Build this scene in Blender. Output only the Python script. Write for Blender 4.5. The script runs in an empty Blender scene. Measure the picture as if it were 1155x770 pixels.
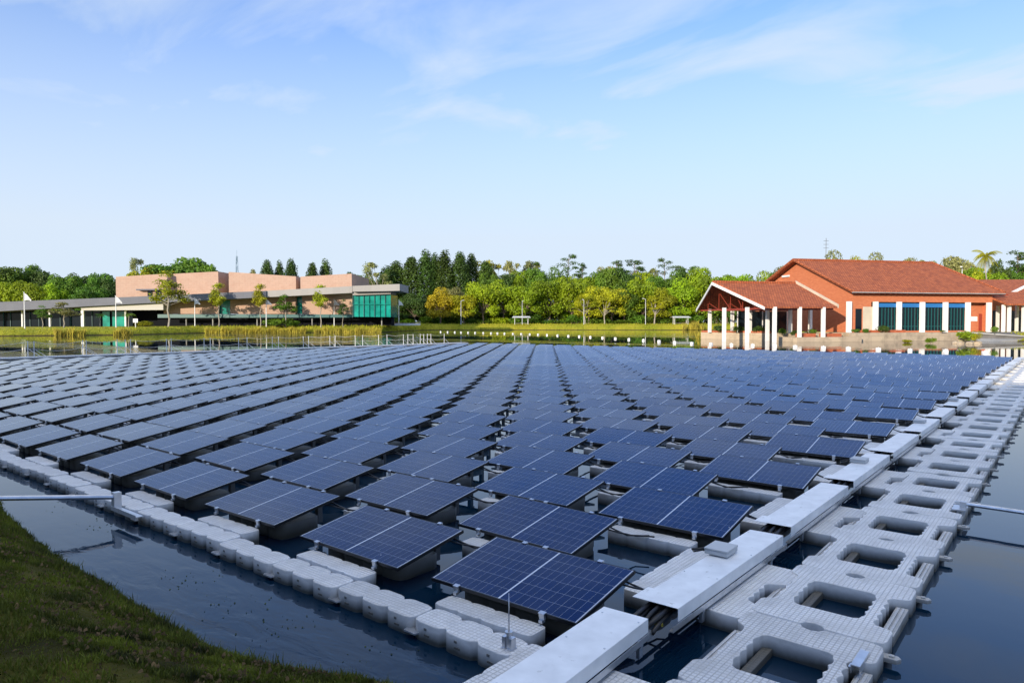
import bpy, bmesh, math, random
from mathutils import Vector, Matrix
R=math.radians
S=bpy.context.scene
# ------------------------------------------------------------------ camera
CX,CY,CZ=4.966,-4.880,2.852
YAW,PITCH=0.6788,0.0278
cam=bpy.data.cameras.new('camera'); cam.lens=784.19/1155*36; cam.sensor_width=36; cam.clip_start=0.1; cam.clip_end=6000
co=bpy.data.objects.new('camera',cam); S.collection.objects.link(co)
co.location=(CX,CY,CZ); co.rotation_euler=(math.pi/2-PITCH,0,YAW); S.camera=co
S.render.resolution_x=1024; S.render.resolution_y=682
FX,FY=-math.sin(YAW),math.cos(YAW); RX,RY=math.cos(YAW),math.sin(YAW)
FP=784.19; HY=363.2
def VW(X,D,z=0.0): return Vector((CX+FX*D+RX*X, CY+FY*D+RY*X, z))      # right / ahead of the viewpoint, metres
def WV(x,y): return ((x-CX)*RX+(y-CY)*RY,(x-CX)*FX+(y-CY)*FY)
def PX(px,D): return (px-577.5)/FP*D
def PZ(py,D): return CZ+(HY-py)/FP*D
def P(px,D,py): return VW(PX(px,D),D,PZ(py,D))
# ------------------------------------------------------------------ light
SUN_EL=R(13)
sa=R(33)
sdx=-FX*math.cos(sa)-RX*math.sin(sa); sdy=-FY*math.cos(sa)-RY*math.sin(sa)
SUN_AZ=math.atan2(sdx,sdy)     # clockwise from +Y
W=bpy.data.worlds.new('World'); S.world=W; W.use_nodes=True
nt=W.node_tree; N=nt.nodes; N.clear(); Lk=nt.links.new
out=N.new('ShaderNodeOutputWorld'); bg=N.new('ShaderNodeBackground'); Lk(bg.outputs[0],out.inputs[0])
sky=N.new('ShaderNodeTexSky'); sky.sky_type='NISHITA'; sky.sun_disc=False; sky.sun_elevation=R(15); sky.sun_rotation=SUN_AZ
sky.air_density=1.0; sky.dust_density=1.2; sky.ozone_density=2.2; sky.altitude=50
tc=N.new('ShaderNodeTexCoord'); sep=N.new('ShaderNodeSeparateXYZ'); Lk(tc.outputs['Generated'],sep.inputs[0])
# thin cirrus: noise on the plane of a high cloud layer (direction / height)
mx=N.new('ShaderNodeMath'); mx.operation='ADD'; mx.inputs[1].default_value=0.16; Lk(sep.outputs[2],mx.inputs[0])
dv=N.new('ShaderNodeVectorMath'); dv.operation='DIVIDE'; Lk(tc.outputs['Generated'],dv.inputs[0])
cmb=N.new('ShaderNodeCombineXYZ'); Lk(mx.outputs[0],cmb.inputs[0]); Lk(mx.outputs[0],cmb.inputs[1]); cmb.inputs[2].default_value=1; Lk(cmb.outputs[0],dv.inputs[1])
mp=N.new('ShaderNodeMapping'); mp.inputs['Rotation'].default_value=(0,0,YAW+0.25); mp.inputs['Scale'].default_value=(0.6,1.2,0.0); Lk(dv.outputs[0],mp.inputs[0])
n1=N.new('ShaderNodeTexNoise'); n1.inputs['Scale'].default_value=2.1; n1.inputs['Detail'].default_value=9; n1.inputs['Roughness'].default_value=0.55; n1.inputs['Distortion'].default_value=0.5; Lk(mp.outputs[0],n1.inputs[0])
cr=N.new('ShaderNodeValToRGB'); cr.color_ramp.elements[0].position=0.31; cr.color_ramp.elements[1].position=0.69; cr.color_ramp.elements[1].color=(0.9,0.9,0.9,1); Lk(n1.outputs[0],cr.inputs[0])
hz=N.new('ShaderNodeMapRange'); hz.inputs[1].default_value=0.12; hz.inputs[2].default_value=0.46; hz.inputs[3].default_value=0.97; hz.inputs[4].default_value=0.0; Lk(sep.outputs[2],hz.inputs[0])
sm=N.new('ShaderNodeMath'); sm.operation='MAXIMUM'; fd=N.new('ShaderNodeMapRange'); fd.inputs[1].default_value=.36; fd.inputs[2].default_value=.62; fd.inputs[3].default_value=1; fd.inputs[4].default_value=.12; Lk(sep.outputs[2],fd.inputs[0])
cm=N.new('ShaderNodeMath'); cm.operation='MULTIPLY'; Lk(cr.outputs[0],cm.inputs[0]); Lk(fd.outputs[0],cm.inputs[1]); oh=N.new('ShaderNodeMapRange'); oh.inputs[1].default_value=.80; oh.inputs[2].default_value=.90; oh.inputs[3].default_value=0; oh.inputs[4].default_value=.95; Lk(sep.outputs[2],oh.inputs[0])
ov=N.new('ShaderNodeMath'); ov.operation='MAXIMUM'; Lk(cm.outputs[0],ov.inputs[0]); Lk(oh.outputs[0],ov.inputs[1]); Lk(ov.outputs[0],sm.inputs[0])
# bright white cap overhead, out of view, added to lift light on shaded floats
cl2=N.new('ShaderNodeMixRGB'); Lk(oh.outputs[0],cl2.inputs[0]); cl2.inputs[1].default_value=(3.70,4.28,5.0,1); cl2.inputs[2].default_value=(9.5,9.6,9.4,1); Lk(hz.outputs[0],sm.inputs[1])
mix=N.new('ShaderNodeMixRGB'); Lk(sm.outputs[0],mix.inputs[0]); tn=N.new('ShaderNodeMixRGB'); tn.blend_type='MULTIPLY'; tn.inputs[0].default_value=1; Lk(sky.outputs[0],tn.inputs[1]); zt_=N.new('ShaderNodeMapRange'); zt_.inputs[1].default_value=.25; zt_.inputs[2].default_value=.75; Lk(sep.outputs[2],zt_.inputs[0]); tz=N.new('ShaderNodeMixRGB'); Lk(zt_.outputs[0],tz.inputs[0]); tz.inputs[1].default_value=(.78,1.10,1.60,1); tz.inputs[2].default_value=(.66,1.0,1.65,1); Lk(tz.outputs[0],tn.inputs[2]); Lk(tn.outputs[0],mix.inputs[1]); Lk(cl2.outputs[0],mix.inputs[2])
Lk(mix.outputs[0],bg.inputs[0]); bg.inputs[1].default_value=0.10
sl=bpy.data.lights.new('sun','SUN'); sl.energy=2.9; sl.angle=R(0.5); sl.color=(1.0,0.87,0.70)
so=bpy.data.objects.new('sun',sl); S.collection.objects.link(so)
d=Vector((sdx*math.cos(SUN_EL),sdy*math.cos(SUN_EL),math.sin(SUN_EL))); so.rotation_euler=d.to_track_quat('Z','Y').to_euler()
so.location=(0,-60,60)
S.view_settings.view_transform='Standard'; S.view_settings.look='None'; S.view_settings.exposure=0.95; S.view_settings.gamma=1; S.view_settings.use_curve_mapping=False
# ------------------------------------------------------------------ helpers
COL=S.collection
def tag(o,label=None,cat=None,group=None,kind=None):
    if label: o['label']=label
    if cat: o['category']=cat
    if group: o['group']=group
    if kind: o['kind']=kind
    return o
def empty(name,loc=(0,0,0),rz=0,label=None,cat=None,group=None):
    o=bpy.data.objects.new(name,None); COL.objects.link(o); o.location=loc; o.rotation_euler=(0,0,rz); o.empty_display_size=.2
    return tag(o,label,cat,group)
class MB:
    def __init__(s): s.v=[];s.f=[];s.m=[];s.uv={}
    def face(s,pts,m=0,uv=None):
        b=len(s.v); s.v+= [tuple(p) for p in pts]; s.f.append(tuple(range(b,b+len(pts)))); s.m.append(m)
        if uv: s.uv[len(s.f)-1]=uv
    def box(s,x0,x1,y0,y1,z0,z1,m=0,M=None):
        c=[(x0,y0,z0),(x1,y0,z0),(x1,y1,z0),(x0,y1,z0),(x0,y0,z1),(x1,y0,z1),(x1,y1,z1),(x0,y1,z1)]
        if M is not None: c=[tuple(M@Vector(p)) for p in c]
        b=len(s.v); s.v+=c
        for q in ((0,3,2,1),(4,5,6,7),(0,1,5,4),(1,2,6,5),(2,3,7,6),(3,0,4,7)): s.f.append(tuple(b+i for i in q)); s.m.append(m)
        return s
    def prism(s,poly,z0,z1,m=0,f=None):
        # poly list of (x,y); f optional map to 3d
        f=f or (lambda x,y,z:(x,y,z)); n=len(poly); b=len(s.v)
        s.v+=[tuple(f(x,y,z0)) for x,y in poly]+[tuple(f(x,y,z1)) for x,y in poly]
        s.f.append(tuple(b+n-1-i for i in range(n))); s.m.append(m); s.f.append(tuple(b+n+i for i in range(n))); s.m.append(m)
        for i in range(n):
            j=(i+1)%n; s.f.append((b+i,b+j,b+n+j,b+n+i)); s.m.append(m)
        return s
    def slab(s,pts,th,m=0,m2=None):
        # thick sheet from 3d polygon, thickness downwards
        n=len(pts); b=len(s.v); s.v+=[tuple(p) for p in pts]+[(p[0],p[1],p[2]-th) for p in pts]
        m2=m if m2 is None else m2
        s.f.append(tuple(range(b,b+n))); s.m.append(m); s.f.append(tuple(b+2*n-1-i for i in range(n))); s.m.append(m2)
        for i in range(n):
            j=(i+1)%n; s.f.append((b+n+i,b+n+j,b+j,b+i)); s.m.append(m2)
        return s
    def tube(s,pts,r,n=6,m=0,r2=None,cap=True):
        pts=[Vector(p) for p in pts]; rings=[]; k=len(pts)
        for i,p in enumerate(pts):
            d=(pts[min(i+1,k-1)]-pts[max(i-1,0)]).normalized()
            a=Vector((0,0,1)) if abs(d.z)<.9 else Vector((1,0,0))
            u=d.cross(a).normalized(); w=d.cross(u); rr=r if r2 is None else r+(r2-r)*i/(k-1)
            b=len(s.v); rings.append(b)
            for j in range(n):
                t=2*math.pi*j/n; s.v.append(tuple(p+u*math.cos(t)*rr+w*math.sin(t)*rr))
        for i in range(k-1):
            for j in range(n):
                a,b=rings[i],rings[i+1]; s.f.append((a+j,b+j,b+(j+1)%n,a+(j+1)%n)); s.m.append(m)
        if cap:
            s.f.append(tuple(rings[0]+j for j in range(n))); s.m.append(m); s.f.append(tuple(rings[-1]+n-1-j for j in range(n))); s.m.append(m)
        return s
    def mesh(s,name,mats):
        me=bpy.data.meshes.new(name); me.from_pydata(s.v,[],s.f)
        for x in (mats if isinstance(mats,(list,tuple)) else [mats]): me.materials.append(x)
        if any(s.m): me.polygons.foreach_set('material_index',s.m)
        if s.uv:
            l=me.uv_layers.new(name='UVMap')
            for fi,uv in s.uv.items():
                for li,c in zip(me.polygons[fi].loop_indices,uv): l.data[li].uv=c
        me.update(); return me
    def build(s,name,mats,parent=None,bevel=0,seg=2,smooth=False):
        me=s.mesh(name,mats)
        if bevel or smooth:
            bm=bmesh.new(); bm.from_mesh(me)
            if bevel:
                bmesh.ops.recalc_face_normals(bm,faces=bm.faces)
                bmesh.ops.bevel(bm,geom=[e for e in bm.edges if e.is_manifold and e.calc_face_angle(0)>R(25)],offset=bevel,segments=seg,affect='EDGES',profile=.6)
            if smooth:
                for f in bm.faces: f.smooth=True
            bm.to_mesh(me); bm.free()
        return add(name,me,parent)
def add(name,me,parent=None):
    o=bpy.data.objects.new(name,me); COL.objects.link(o)
    if parent: o.parent=parent
    return o
KIDS={}
def kids(o): return [c for c in bpy.data.objects if c.parent==o]
def copy_tree(o,ch=None,parent=None):
    c=o.copy(); COL.objects.link(c); c.parent=parent
    if ch is None: ch=tree(o)
    for k,sub in ch: copy_tree(k,sub,c)
    return c
def tree(o): return [(k,tree(k)) for k in kids(o)]
# ------------------------------------------------------------------ materials
def mat(name,col,rough=.6,metal=0,spec=.5,noise=None,bump=None,var=0,trans=0,coat=0):
    """noise=(scale,amount,detail) mottles the colour; bump=(scale,strength,dist)"""
    m=bpy.data.materials.new(name); m.use_nodes=True; t=m.node_tree; n=t.nodes; L=t.links.new
    b=n['Principled BSDF']; b.inputs['Base Color'].default_value=(*col,1); b.inputs['Roughness'].default_value=rough
    b.inputs['Metallic'].default_value=metal; b.inputs['Specular IOR Level'].default_value=spec; b.inputs['Coat Weight'].default_value=coat
    t_=n.new('ShaderNodeTexCoord'); csrc=None
    if noise:
        z=n.new('ShaderNodeTexNoise'); z.inputs['Scale'].default_value=noise[0]; z.inputs['Detail'].default_value=6; L(t_.outputs['Object'],z.inputs[0])
        r=n.new('ShaderNodeMapRange'); r.inputs[1].default_value=.3; r.inputs[2].default_value=.7; r.inputs[3].default_value=1-noise[1]; r.inputs[4].default_value=1+noise[1]; L(z.outputs[0],r.inputs[0])
        h=n.new('ShaderNodeHueSaturation'); h.inputs['Color'].default_value=(*col,1); L(r.outputs[0],h.inputs['Value']); csrc=h
        L(h.outputs[0],b.inputs['Base Color'])
    if var:
        o=n.new('ShaderNodeObjectInfo'); h2=n.new('ShaderNodeHueSaturation')
        r1=n.new('ShaderNodeMapRange'); r1.inputs[3].default_value=.5-var*.035; r1.inputs[4].default_value=.5+var*.05; L(o.outputs['Random'],r1.inputs[0]); L(r1.outputs[0],h2.inputs['Hue'])
        r2=n.new('ShaderNodeMapRange'); r2.inputs[3].default_value=1-var*.6; r2.inputs[4].default_value=1+var*.6; 
        mm=n.new('ShaderNodeMath'); mm.operation='FRACT'; m3=n.new('ShaderNodeMath'); m3.operation='MULTIPLY'; m3.inputs[1].default_value=7.31; L(o.outputs['Random'],m3.inputs[0]); L(m3.outputs[0],mm.inputs[0]); L(mm.outputs[0],r2.inputs[0]); L(r2.outputs[0],h2.inputs['Value'])
        if csrc: L(csrc.outputs[0],h2.inputs['Color'])
        else: h2.inputs['Color'].default_value=(*col,1)
        L(h2.outputs[0],b.inputs['Base Color']); csrc=h2
    if bump:
        z=n.new('ShaderNodeTexNoise'); z.inputs['Scale'].default_value=bump[0]; z.inputs['Detail'].default_value=5; L(t_.outputs['Object'],z.inputs[0])
        bp=n.new('ShaderNodeBump'); bp.inputs['Strength'].default_value=bump[1]; bp.inputs['Distance'].default_value=bump[2]; L(z.outputs[0],bp.inputs['Height']); L(bp.outputs[0],b.inputs['Normal'])
    if trans:
        tr=n.new('ShaderNodeBsdfTranslucent'); ms=n.new('ShaderNodeMixShader'); ms.inputs[0].default_value=trans
        if csrc: L(csrc.outputs[0],tr.inputs[0])
        else: tr.inputs[0].default_value=(*col,1)
        o_=n['Material Output']; L(b.outputs[0],ms.inputs[1]); L(tr.outputs[0],ms.inputs[2]); L(ms.outputs[0],o_.inputs[0])
    return m
def nodes(m): return m.node_tree.nodes, m.node_tree.links.new, m.node_tree.nodes['Principled BSDF']
def math_(n,L,op,a,b=None,c=None):
    x=n.new('ShaderNodeMath'); x.operation=op
    for i,v in enumerate((a,b,c)):
        if v is None: continue
        if isinstance(v,(int,float)): x.inputs[i].default_value=v
        else: L(v,x.inputs[i])
    return x.outputs[0]
# solar cells: grid from UV in metres
def cell_mat():
    m=mat('solar_cell_glass',(.01,.018,.06),rough=.09,spec=.5); n,L,b=nodes(m); b.inputs['Specular Tint'].default_value=(.42,.66,1,1)
    uv=n.new('ShaderNodeUVMap'); sp=n.new('ShaderNodeSeparateXYZ'); L(uv.outputs[0],sp.inputs[0]); u,v=sp.outputs[0],sp.outputs[1]
    def line(x,pitch,w):   # 1 on a line of width w at multiples of pitch
        a=math_(n,L,'DIVIDE',x,pitch); a=math_(n,L,'FRACT',a); a=math_(n,L,'SUBTRACT',a,.5); a=math_(n,L,'ABSOLUTE',a); return math_(n,L,'GREATER_THAN',a,.5-w/pitch/2)
    au=math_(n,L,'ABSOLUTE',u)                      # u measured from the middle of the long side
    mid=math_(n,L,'LESS_THAN',au,.0085); end=math_(n,L,'GREATER_THAN',au,.8535)
    l1=line(math_(n,L,'SUBTRACT',au,.0085),.0845,.0028)
    l2=line(v,.1675,.0036)
    bus=line(v,.0279,.0010)
    w=math_(n,L,'MAXIMUM',l1,l2); w=math_(n,L,'MULTIPLY',w,.40); w=math_(n,L,'MAXIMUM',w,math_(n,L,'MULTIPLY',bus,.03))
    w=math_(n,L,'MAXIMUM',w,math_(n,L,'MAXIMUM',mid,math_(n,L,'MULTIPLY',end,.8)))
    # slight cell to cell tone
    wn=n.new('ShaderNodeTexWhiteNoise'); wn.noise_dimensions='2D'; cc=n.new('ShaderNodeCombineXYZ')
    L(math_(n,L,'FLOOR',math_(n,L,'DIVIDE',u,.0845)),cc.inputs[0]); L(math_(n,L,'FLOOR',math_(n,L,'DIVIDE',v,.1675)),cc.inputs[1]); L(cc.outputs[0],wn.inputs[0])
    base=n.new('ShaderNodeMixRGB'); L(wn.outputs[0],base.inputs[0]); base.inputs[1].default_value=(.0015,.007,.046,1); base.inputs[2].default_value=(.002,.010,.062,1)
    mx=n.new('ShaderNodeMixRGB'); L(w,mx.inputs[0]); L(base.outputs[0],mx.inputs[1]); mx.inputs[2].default_value=(.62,.66,.72,1)
    oi=n.new('ShaderNodeObjectInfo'); of=n.new('ShaderNodeVectorMath'); of.operation='SCALE'; cb_=n.new('ShaderNodeCombineXYZ')
    for i_ in range(3): L(oi.outputs['Random'],cb_.inputs[i_])
    L(cb_.outputs[0],of.inputs[0]); of.inputs['Scale'].default_value=37; ad=n.new('ShaderNodeVectorMath'); ad.operation='ADD'; L(of.outputs[0],ad.inputs[0]); L(uv.outputs[0],ad.inputs[1])
    zn=n.new('ShaderNodeTexNoise'); zn.inputs['Scale'].default_value=1.7; zn.inputs['Detail'].default_value=7; L(ad.outputs[0],zn.inputs[0])
    zv=n.new('ShaderNodeTexVoronoi'); zv.inputs['Scale'].default_value=2.6; L(ad.outputs[0],zv.inputs[0])
    dr=math_(n,L,'MULTIPLY',math_(n,L,'LESS_THAN',zv.outputs['Distance'],.028),.8)
    zr_=n.new('ShaderNodeMapRange'); zr_.inputs[1].default_value=.45; zr_.inputs[2].default_value=.8; zr_.inputs[3].default_value=0; zr_.inputs[4].default_value=.05; L(zn.outputs[0],zr_.inputs[0])
    du=n.new('ShaderNodeMixRGB'); L(math_(n,L,'MAXIMUM',zr_.outputs[0],dr),du.inputs[0]); L(mx.outputs[0],du.inputs[1]); du.inputs[2].default_value=(.42,.41,.38,1); L(du.outputs[0],b.inputs['Base Color'])
    tcn=n.new('ShaderNodeTexCoord'); z=n.new('ShaderNodeTexNoise'); z.inputs['Scale'].default_value=2.3; z.inputs['Detail'].default_value=6; L(tcn.outputs['Object'],z.inputs[0])
    r=n.new('ShaderNodeMapRange'); r.inputs[1].default_value=.35; r.inputs[2].default_value=.75; r.inputs[3].default_value=.05; r.inputs[4].default_value=.13; L(z.outputs[0],r.inputs[0]); L(r.outputs[0],b.inputs['Roughness'])
    return m
# grey plastic of floats with non-slip grid on upward faces
def float_mat(name,col,dirt=.35,grid=.045):
    m=mat(name,col,rough=.5,spec=.4); n,L,b=nodes(m)
    t=n.new('ShaderNodeTexCoord'); sp=n.new('ShaderNodeSeparateXYZ'); L(t.outputs['Object'],sp.inputs[0])
    g=n.new('ShaderNodeNewGeometry'); gs=n.new('ShaderNodeSeparateXYZ'); L(g.outputs['Normal'],gs.inputs[0]); up=math_(n,L,'GREATER_THAN',gs.outputs[2],.97)
    def tri(x):
        a=math_(n,L,'FRACT',math_(n,L,'DIVIDE',x,grid)); a=math_(n,L,'ABSOLUTE',math_(n,L,'SUBTRACT',a,.5)); r=n.new('ShaderNodeMapRange'); r.inputs[1].default_value=.36; r.inputs[2].default_value=.46; r.inputs[3].default_value=1; r.inputs[4].default_value=0; L(a,r.inputs[0]); return r.outputs[0]
    h=math_(n,L,'MULTIPLY',tri(sp.outputs[0]),tri(sp.outputs[1])); inv=math_(n,L,'MULTIPLY',math_(n,L,'SUBTRACT',1,h),up)
    z=n.new('ShaderNodeTexNoise'); z.inputs['Scale'].default_value=3.2; z.inputs['Detail'].default_value=9; z.inputs['Roughness'].default_value=.65; L(t.outputs['Object'],z.inputs[0])
    zr=n.new('ShaderNodeMapRange'); zr.inputs[1].default_value=.42; zr.inputs[2].default_value=.75; zr.inputs[3].default_value=0; zr.inputs[4].default_value=dirt; L(z.outputs[0],zr.inputs[0])
    # grime close to the water line (object z is height above the water)
    lw=n.new('ShaderNodeMapRange'); lw.inputs[1].default_value=.02; lw.inputs[2].default_value=.15; lw.inputs[3].default_value=.92; lw.inputs[4].default_value=0; L(math_(n,L,'ADD',sp.outputs[2],math_(n,L,'MULTIPLY',math_(n,L,'SUBTRACT',z.outputs[0],.5),.12)),lw.inputs[0])
    d=math_(n,L,'MAXIMUM',zr.outputs[0],lw.outputs[0]); d=math_(n,L,'MAXIMUM',d,math_(n,L,'MULTIPLY',inv,.38))
    oi=n.new('ShaderNodeObjectInfo'); hs=n.new('ShaderNodeHueSaturation'); r2=n.new('ShaderNodeMapRange'); r2.inputs[3].default_value=.88; r2.inputs[4].default_value=1.08; L(oi.outputs['Random'],r2.inputs[0]); L(r2.outputs[0],hs.inputs['Value']); hs.inputs['Color'].default_value=(*col,1)
    mx=n.new('ShaderNodeMixRGB'); L(d,mx.inputs[0]); L(hs.outputs[0],mx.inputs[1]); mx.inputs[2].default_value=(.085,.075,.052,1); L(mx.outputs[0],b.inputs['Base Color'])
    bp=n.new('ShaderNodeBump'); bp.inputs['Strength'].default_value=.8; bp.inputs['Distance'].default_value=.006; L(math_(n,L,'MULTIPLY',h,up),bp.inputs['Height']); L(bp.outputs[0],b.inputs['Normal'])
    return m
M={}
def dirty(m,col,scale,lo,amt):
    n,L,b=nodes(m); src=b.inputs['Base Color'].links[0].from_socket; t=n.new('ShaderNodeTexCoord'); z=n.new('ShaderNodeTexNoise'); z.inputs['Scale'].default_value=scale; z.inputs['Detail'].default_value=8; z.inputs['Roughness'].default_value=.7; L(t.outputs['Object'],z.inputs[0])
    q=n.new('ShaderNodeMapRange'); q.inputs[1].default_value=lo-.08; q.inputs[2].default_value=lo+.02; q.inputs[3].default_value=0; q.inputs[4].default_value=amt; L(z.outputs[0],q.inputs[0]); x=n.new('ShaderNodeMixRGB'); L(q.outputs[0],x.inputs[0]); L(src,x.inputs[1]); x.inputs[2].default_value=(*col,1); L(x.outputs[0],b.inputs['Base Color'])
M['cell']=cell_mat()
M['frame']=mat('black_frame',(.018,.019,.022),rough=.35,metal=.3)
M['float']=float_mat('grey_float_plastic',(.74,.735,.72),.42)
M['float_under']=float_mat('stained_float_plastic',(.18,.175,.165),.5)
M['post']=mat('dark_post',(.10,.105,.11),rough=.5)
M['alu']=mat('brushed_aluminium',(.62,.63,.65),rough=.35,metal=.8,noise=(9,.12))
M['tray']=mat('white_galvanised_cover',(.76,.77,.77),rough=.34,metal=.0,noise=(5,.10),bump=(3,.05,.01)); dirty(M['tray'],(.25,.24,.2),7,.70,.8)
M['black']=mat('black_rubber',(.012,.012,.013),rough=.45)
M['yellow']=mat('yellow_stripe',(.5,.42,.03),rough=.5)
M['box']=mat('grey_plastic_box',(.46,.48,.49),rough=.5)
M['rope']=mat('white_rope',(.62,.60,.55),rough=.8)
M['white']=mat('white_paint',(.80,.79,.76),rough=.55,noise=(1.2,.05))
M['pole']=mat('pale_pole',(.62,.63,.62),rough=.5)
M['concrete']=mat('grey_concrete',(.30,.295,.28),rough=.85,noise=(.35,.22),bump=(3,.3,.03))
M['glassdark']=mat('dark_glass',(.006,.012,.018),rough=.12,spec=.25)
M['teal']=mat('teal_glass',(.01,.26,.20),rough=.12,spec=.6,noise=(.5,.35))
M['tealframe']=mat('teal_frame',(.01,.10,.10),rough=.4)
M['blind']=mat('blue_blind',(.02,.16,.42),rough=.6)
M['red']=mat('dark_red_steel',(.30,.05,.03),rough=.5)
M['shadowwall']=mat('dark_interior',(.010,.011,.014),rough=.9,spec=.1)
M['flag']=mat('white_flag',(.80,.80,.80),rough=.8,trans=.3)
M['cream']=mat('cream_wall',(.55,.48,.36),rough=.8,noise=(.6,.12))
M['terracotta']=mat('terracotta_planter',(.38,.10,.04),rough=.8,noise=(2,.2))
M['bark']=mat('bark',(.16,.12,.085),rough=.9,noise=(1.5,.35))
M['palebark']=mat('pale_bark',(.34,.30,.24),rough=.9,noise=(1.5,.25))
def leafm(name,c,var=.4,trans=.3): return mat(name,c,rough=.55,spec=.3,var=var,trans=trans,noise=(.35,.45))
M['leaf']=leafm('green_leaves',(.11,.20,.016))
M['leaf_bright']=leafm('bright_leaves',(.24,.34,.010))
M['leaf_yellow']=leafm('yellow_green_leaves',(.34,.35,.012))
M['leaf_orange']=leafm('orange_leaves',(.40,.31,.012))
M['leaf_dark']=leafm('dark_leaves',(.058,.105,.014),.3,.15)
M['leaf_pale']=leafm('pale_leaves',(.28,.28,.09))
# brick and tile
def brick_mat(name,c1,c2,mort,sx,sy,rough=.8,bump=.4,axis='wall',msize=.02,patch=None):
    m=mat(name,c1,rough=rough,spec=.15); n,L,b=nodes(m); uv=n.new('ShaderNodeUVMap')
    br=n.new('ShaderNodeTexBrick'); br.inputs['Color1'].default_value=(*c1,1); br.inputs['Color2'].default_value=(*c2,1); br.inputs['Mortar'].default_value=(*mort,1)
    br.inputs['Scale'].default_value=1; br.inputs['Brick Width'].default_value=sx; br.inputs['Row Height'].default_value=sy; br.inputs['Mortar Size'].default_value=msize; br.inputs['Bias'].default_value=0
    L(uv.outputs[0],br.inputs[0])
    z=n.new('ShaderNodeTexNoise'); z.inputs['Scale'].default_value=.7; z.inputs['Detail'].default_value=9; z.inputs['Roughness'].default_value=.62; L(uv.outputs[0],z.inputs[0])
    mx=n.new('ShaderNodeMixRGB'); mx.blend_type='MIX'; r=n.new('ShaderNodeMapRange'); r.inputs[1].default_value=.48; r.inputs[2].default_value=.72; r.inputs[3].default_value=0; r.inputs[4].default_value=.75 if patch else 0; L(z.outputs[0],r.inputs[0]); L(r.outputs[0],mx.inputs[0]); L(br.outputs[0],mx.inputs[1]); mx.inputs[2].default_value=(*(patch or c1),1); L(mx.outputs[0],b.inputs['Base Color'])
    bp=n.new('ShaderNodeBump'); bp.inputs['Strength'].default_value=bump; bp.inputs['Distance'].default_value=.03; bp.invert=True; L(br.outputs['Fac'],bp.inputs['Height']); L(bp.outputs[0],b.inputs['Normal'])
    return m
M['tile']=brick_mat('clay_roof_tiles',(.54,.16,.065),(.36,.10,.045),(.15,.05,.025),.42,.42,msize=.035,patch=(.20,.06,.035),bump=.8)
M['brick']=brick_mat('orange_red_brick',(.60,.20,.09),(.52,.16,.07),(.46,.19,.11),.5,.18,msize=.012,patch=(.53,.17,.08))
M['pink']=brick_mat('pink_stone_cladding',(.49,.335,.25),(.46,.315,.235),(.36,.22,.165),1.6,.55,msize=.02,patch=(.42,.26,.19),bump=.2)
M['stone']=brick_mat('stained_stone_wall',(.50,.40,.28),(.44,.35,.25),(.34,.28,.2),2.3,.75,msize=.02,patch=(.22,.18,.13))
M['roofmetal']=brick_mat('grey_metal_roof',(.17,.175,.20),(.15,.155,.18),(.15,.155,.17),2.2,8,msize=.05,patch=(.16,.165,.18),bump=.2)
M['roofpale']=brick_mat('pale_metal_fascia',(.36,.345,.32),(.33,.315,.29),(.36,.34,.30),2.2,8,msize=.05,bump=.2)
# ground and water
def ground_mat():
    m=mat('grass_ground',(.10,.14,.02),rough=.95,spec=.2); n,L,b=nodes(m); t=n.new('ShaderNodeTexCoord')
    z=n.new('ShaderNodeTexNoise'); z.inputs['Scale'].default_value=.12; z.inputs['Detail'].default_value=10; z.inputs['Roughness'].default_value=.7; L(t.outputs['Object'],z.inputs[0])
    c=n.new('ShaderNodeValToRGB'); e=c.color_ramp.elements; e[0].position=.35; e[0].color=(.24,.27,.015,1); e[1].position=.68; e[1].color=(.36,.29,.03,1); L(z.outputs[0],c.inputs[0])
    g=n.new('ShaderNodeNewGeometry'); gs=n.new('ShaderNodeSeparateXYZ'); L(g.outputs['Position'],gs.inputs[0])
    lo=n.new('ShaderNodeMapRange'); lo.inputs[1].default_value=.05; lo.inputs[2].default_value=.3; lo.inputs[3].default_value=1; lo.inputs[4].default_value=0; L(gs.outputs[2],lo.inputs[0])
    mx=n.new('ShaderNodeMixRGB'); L(lo.outputs[0],mx.inputs[0]); L(c.outputs[0],mx.inputs[1]); mx.inputs[2].default_value=(.05,.035,.018,1); L(mx.outputs[0],b.inputs['Base Color'])
    z2=n.new('ShaderNodeTexNoise'); z2.inputs['Scale'].default_value=6; z2.inputs['Detail'].default_value=6; L(t.outputs['Object'],z2.inputs[0]); bp=n.new('ShaderNodeBump'); bp.inputs['Strength'].default_value=.9; bp.inputs['Distance'].default_value=.06; L(z2.outputs[0],bp.inputs['Height']); L(bp.outputs[0],b.inputs['Normal'])
    return m
M['ground']=ground_mat()
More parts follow.
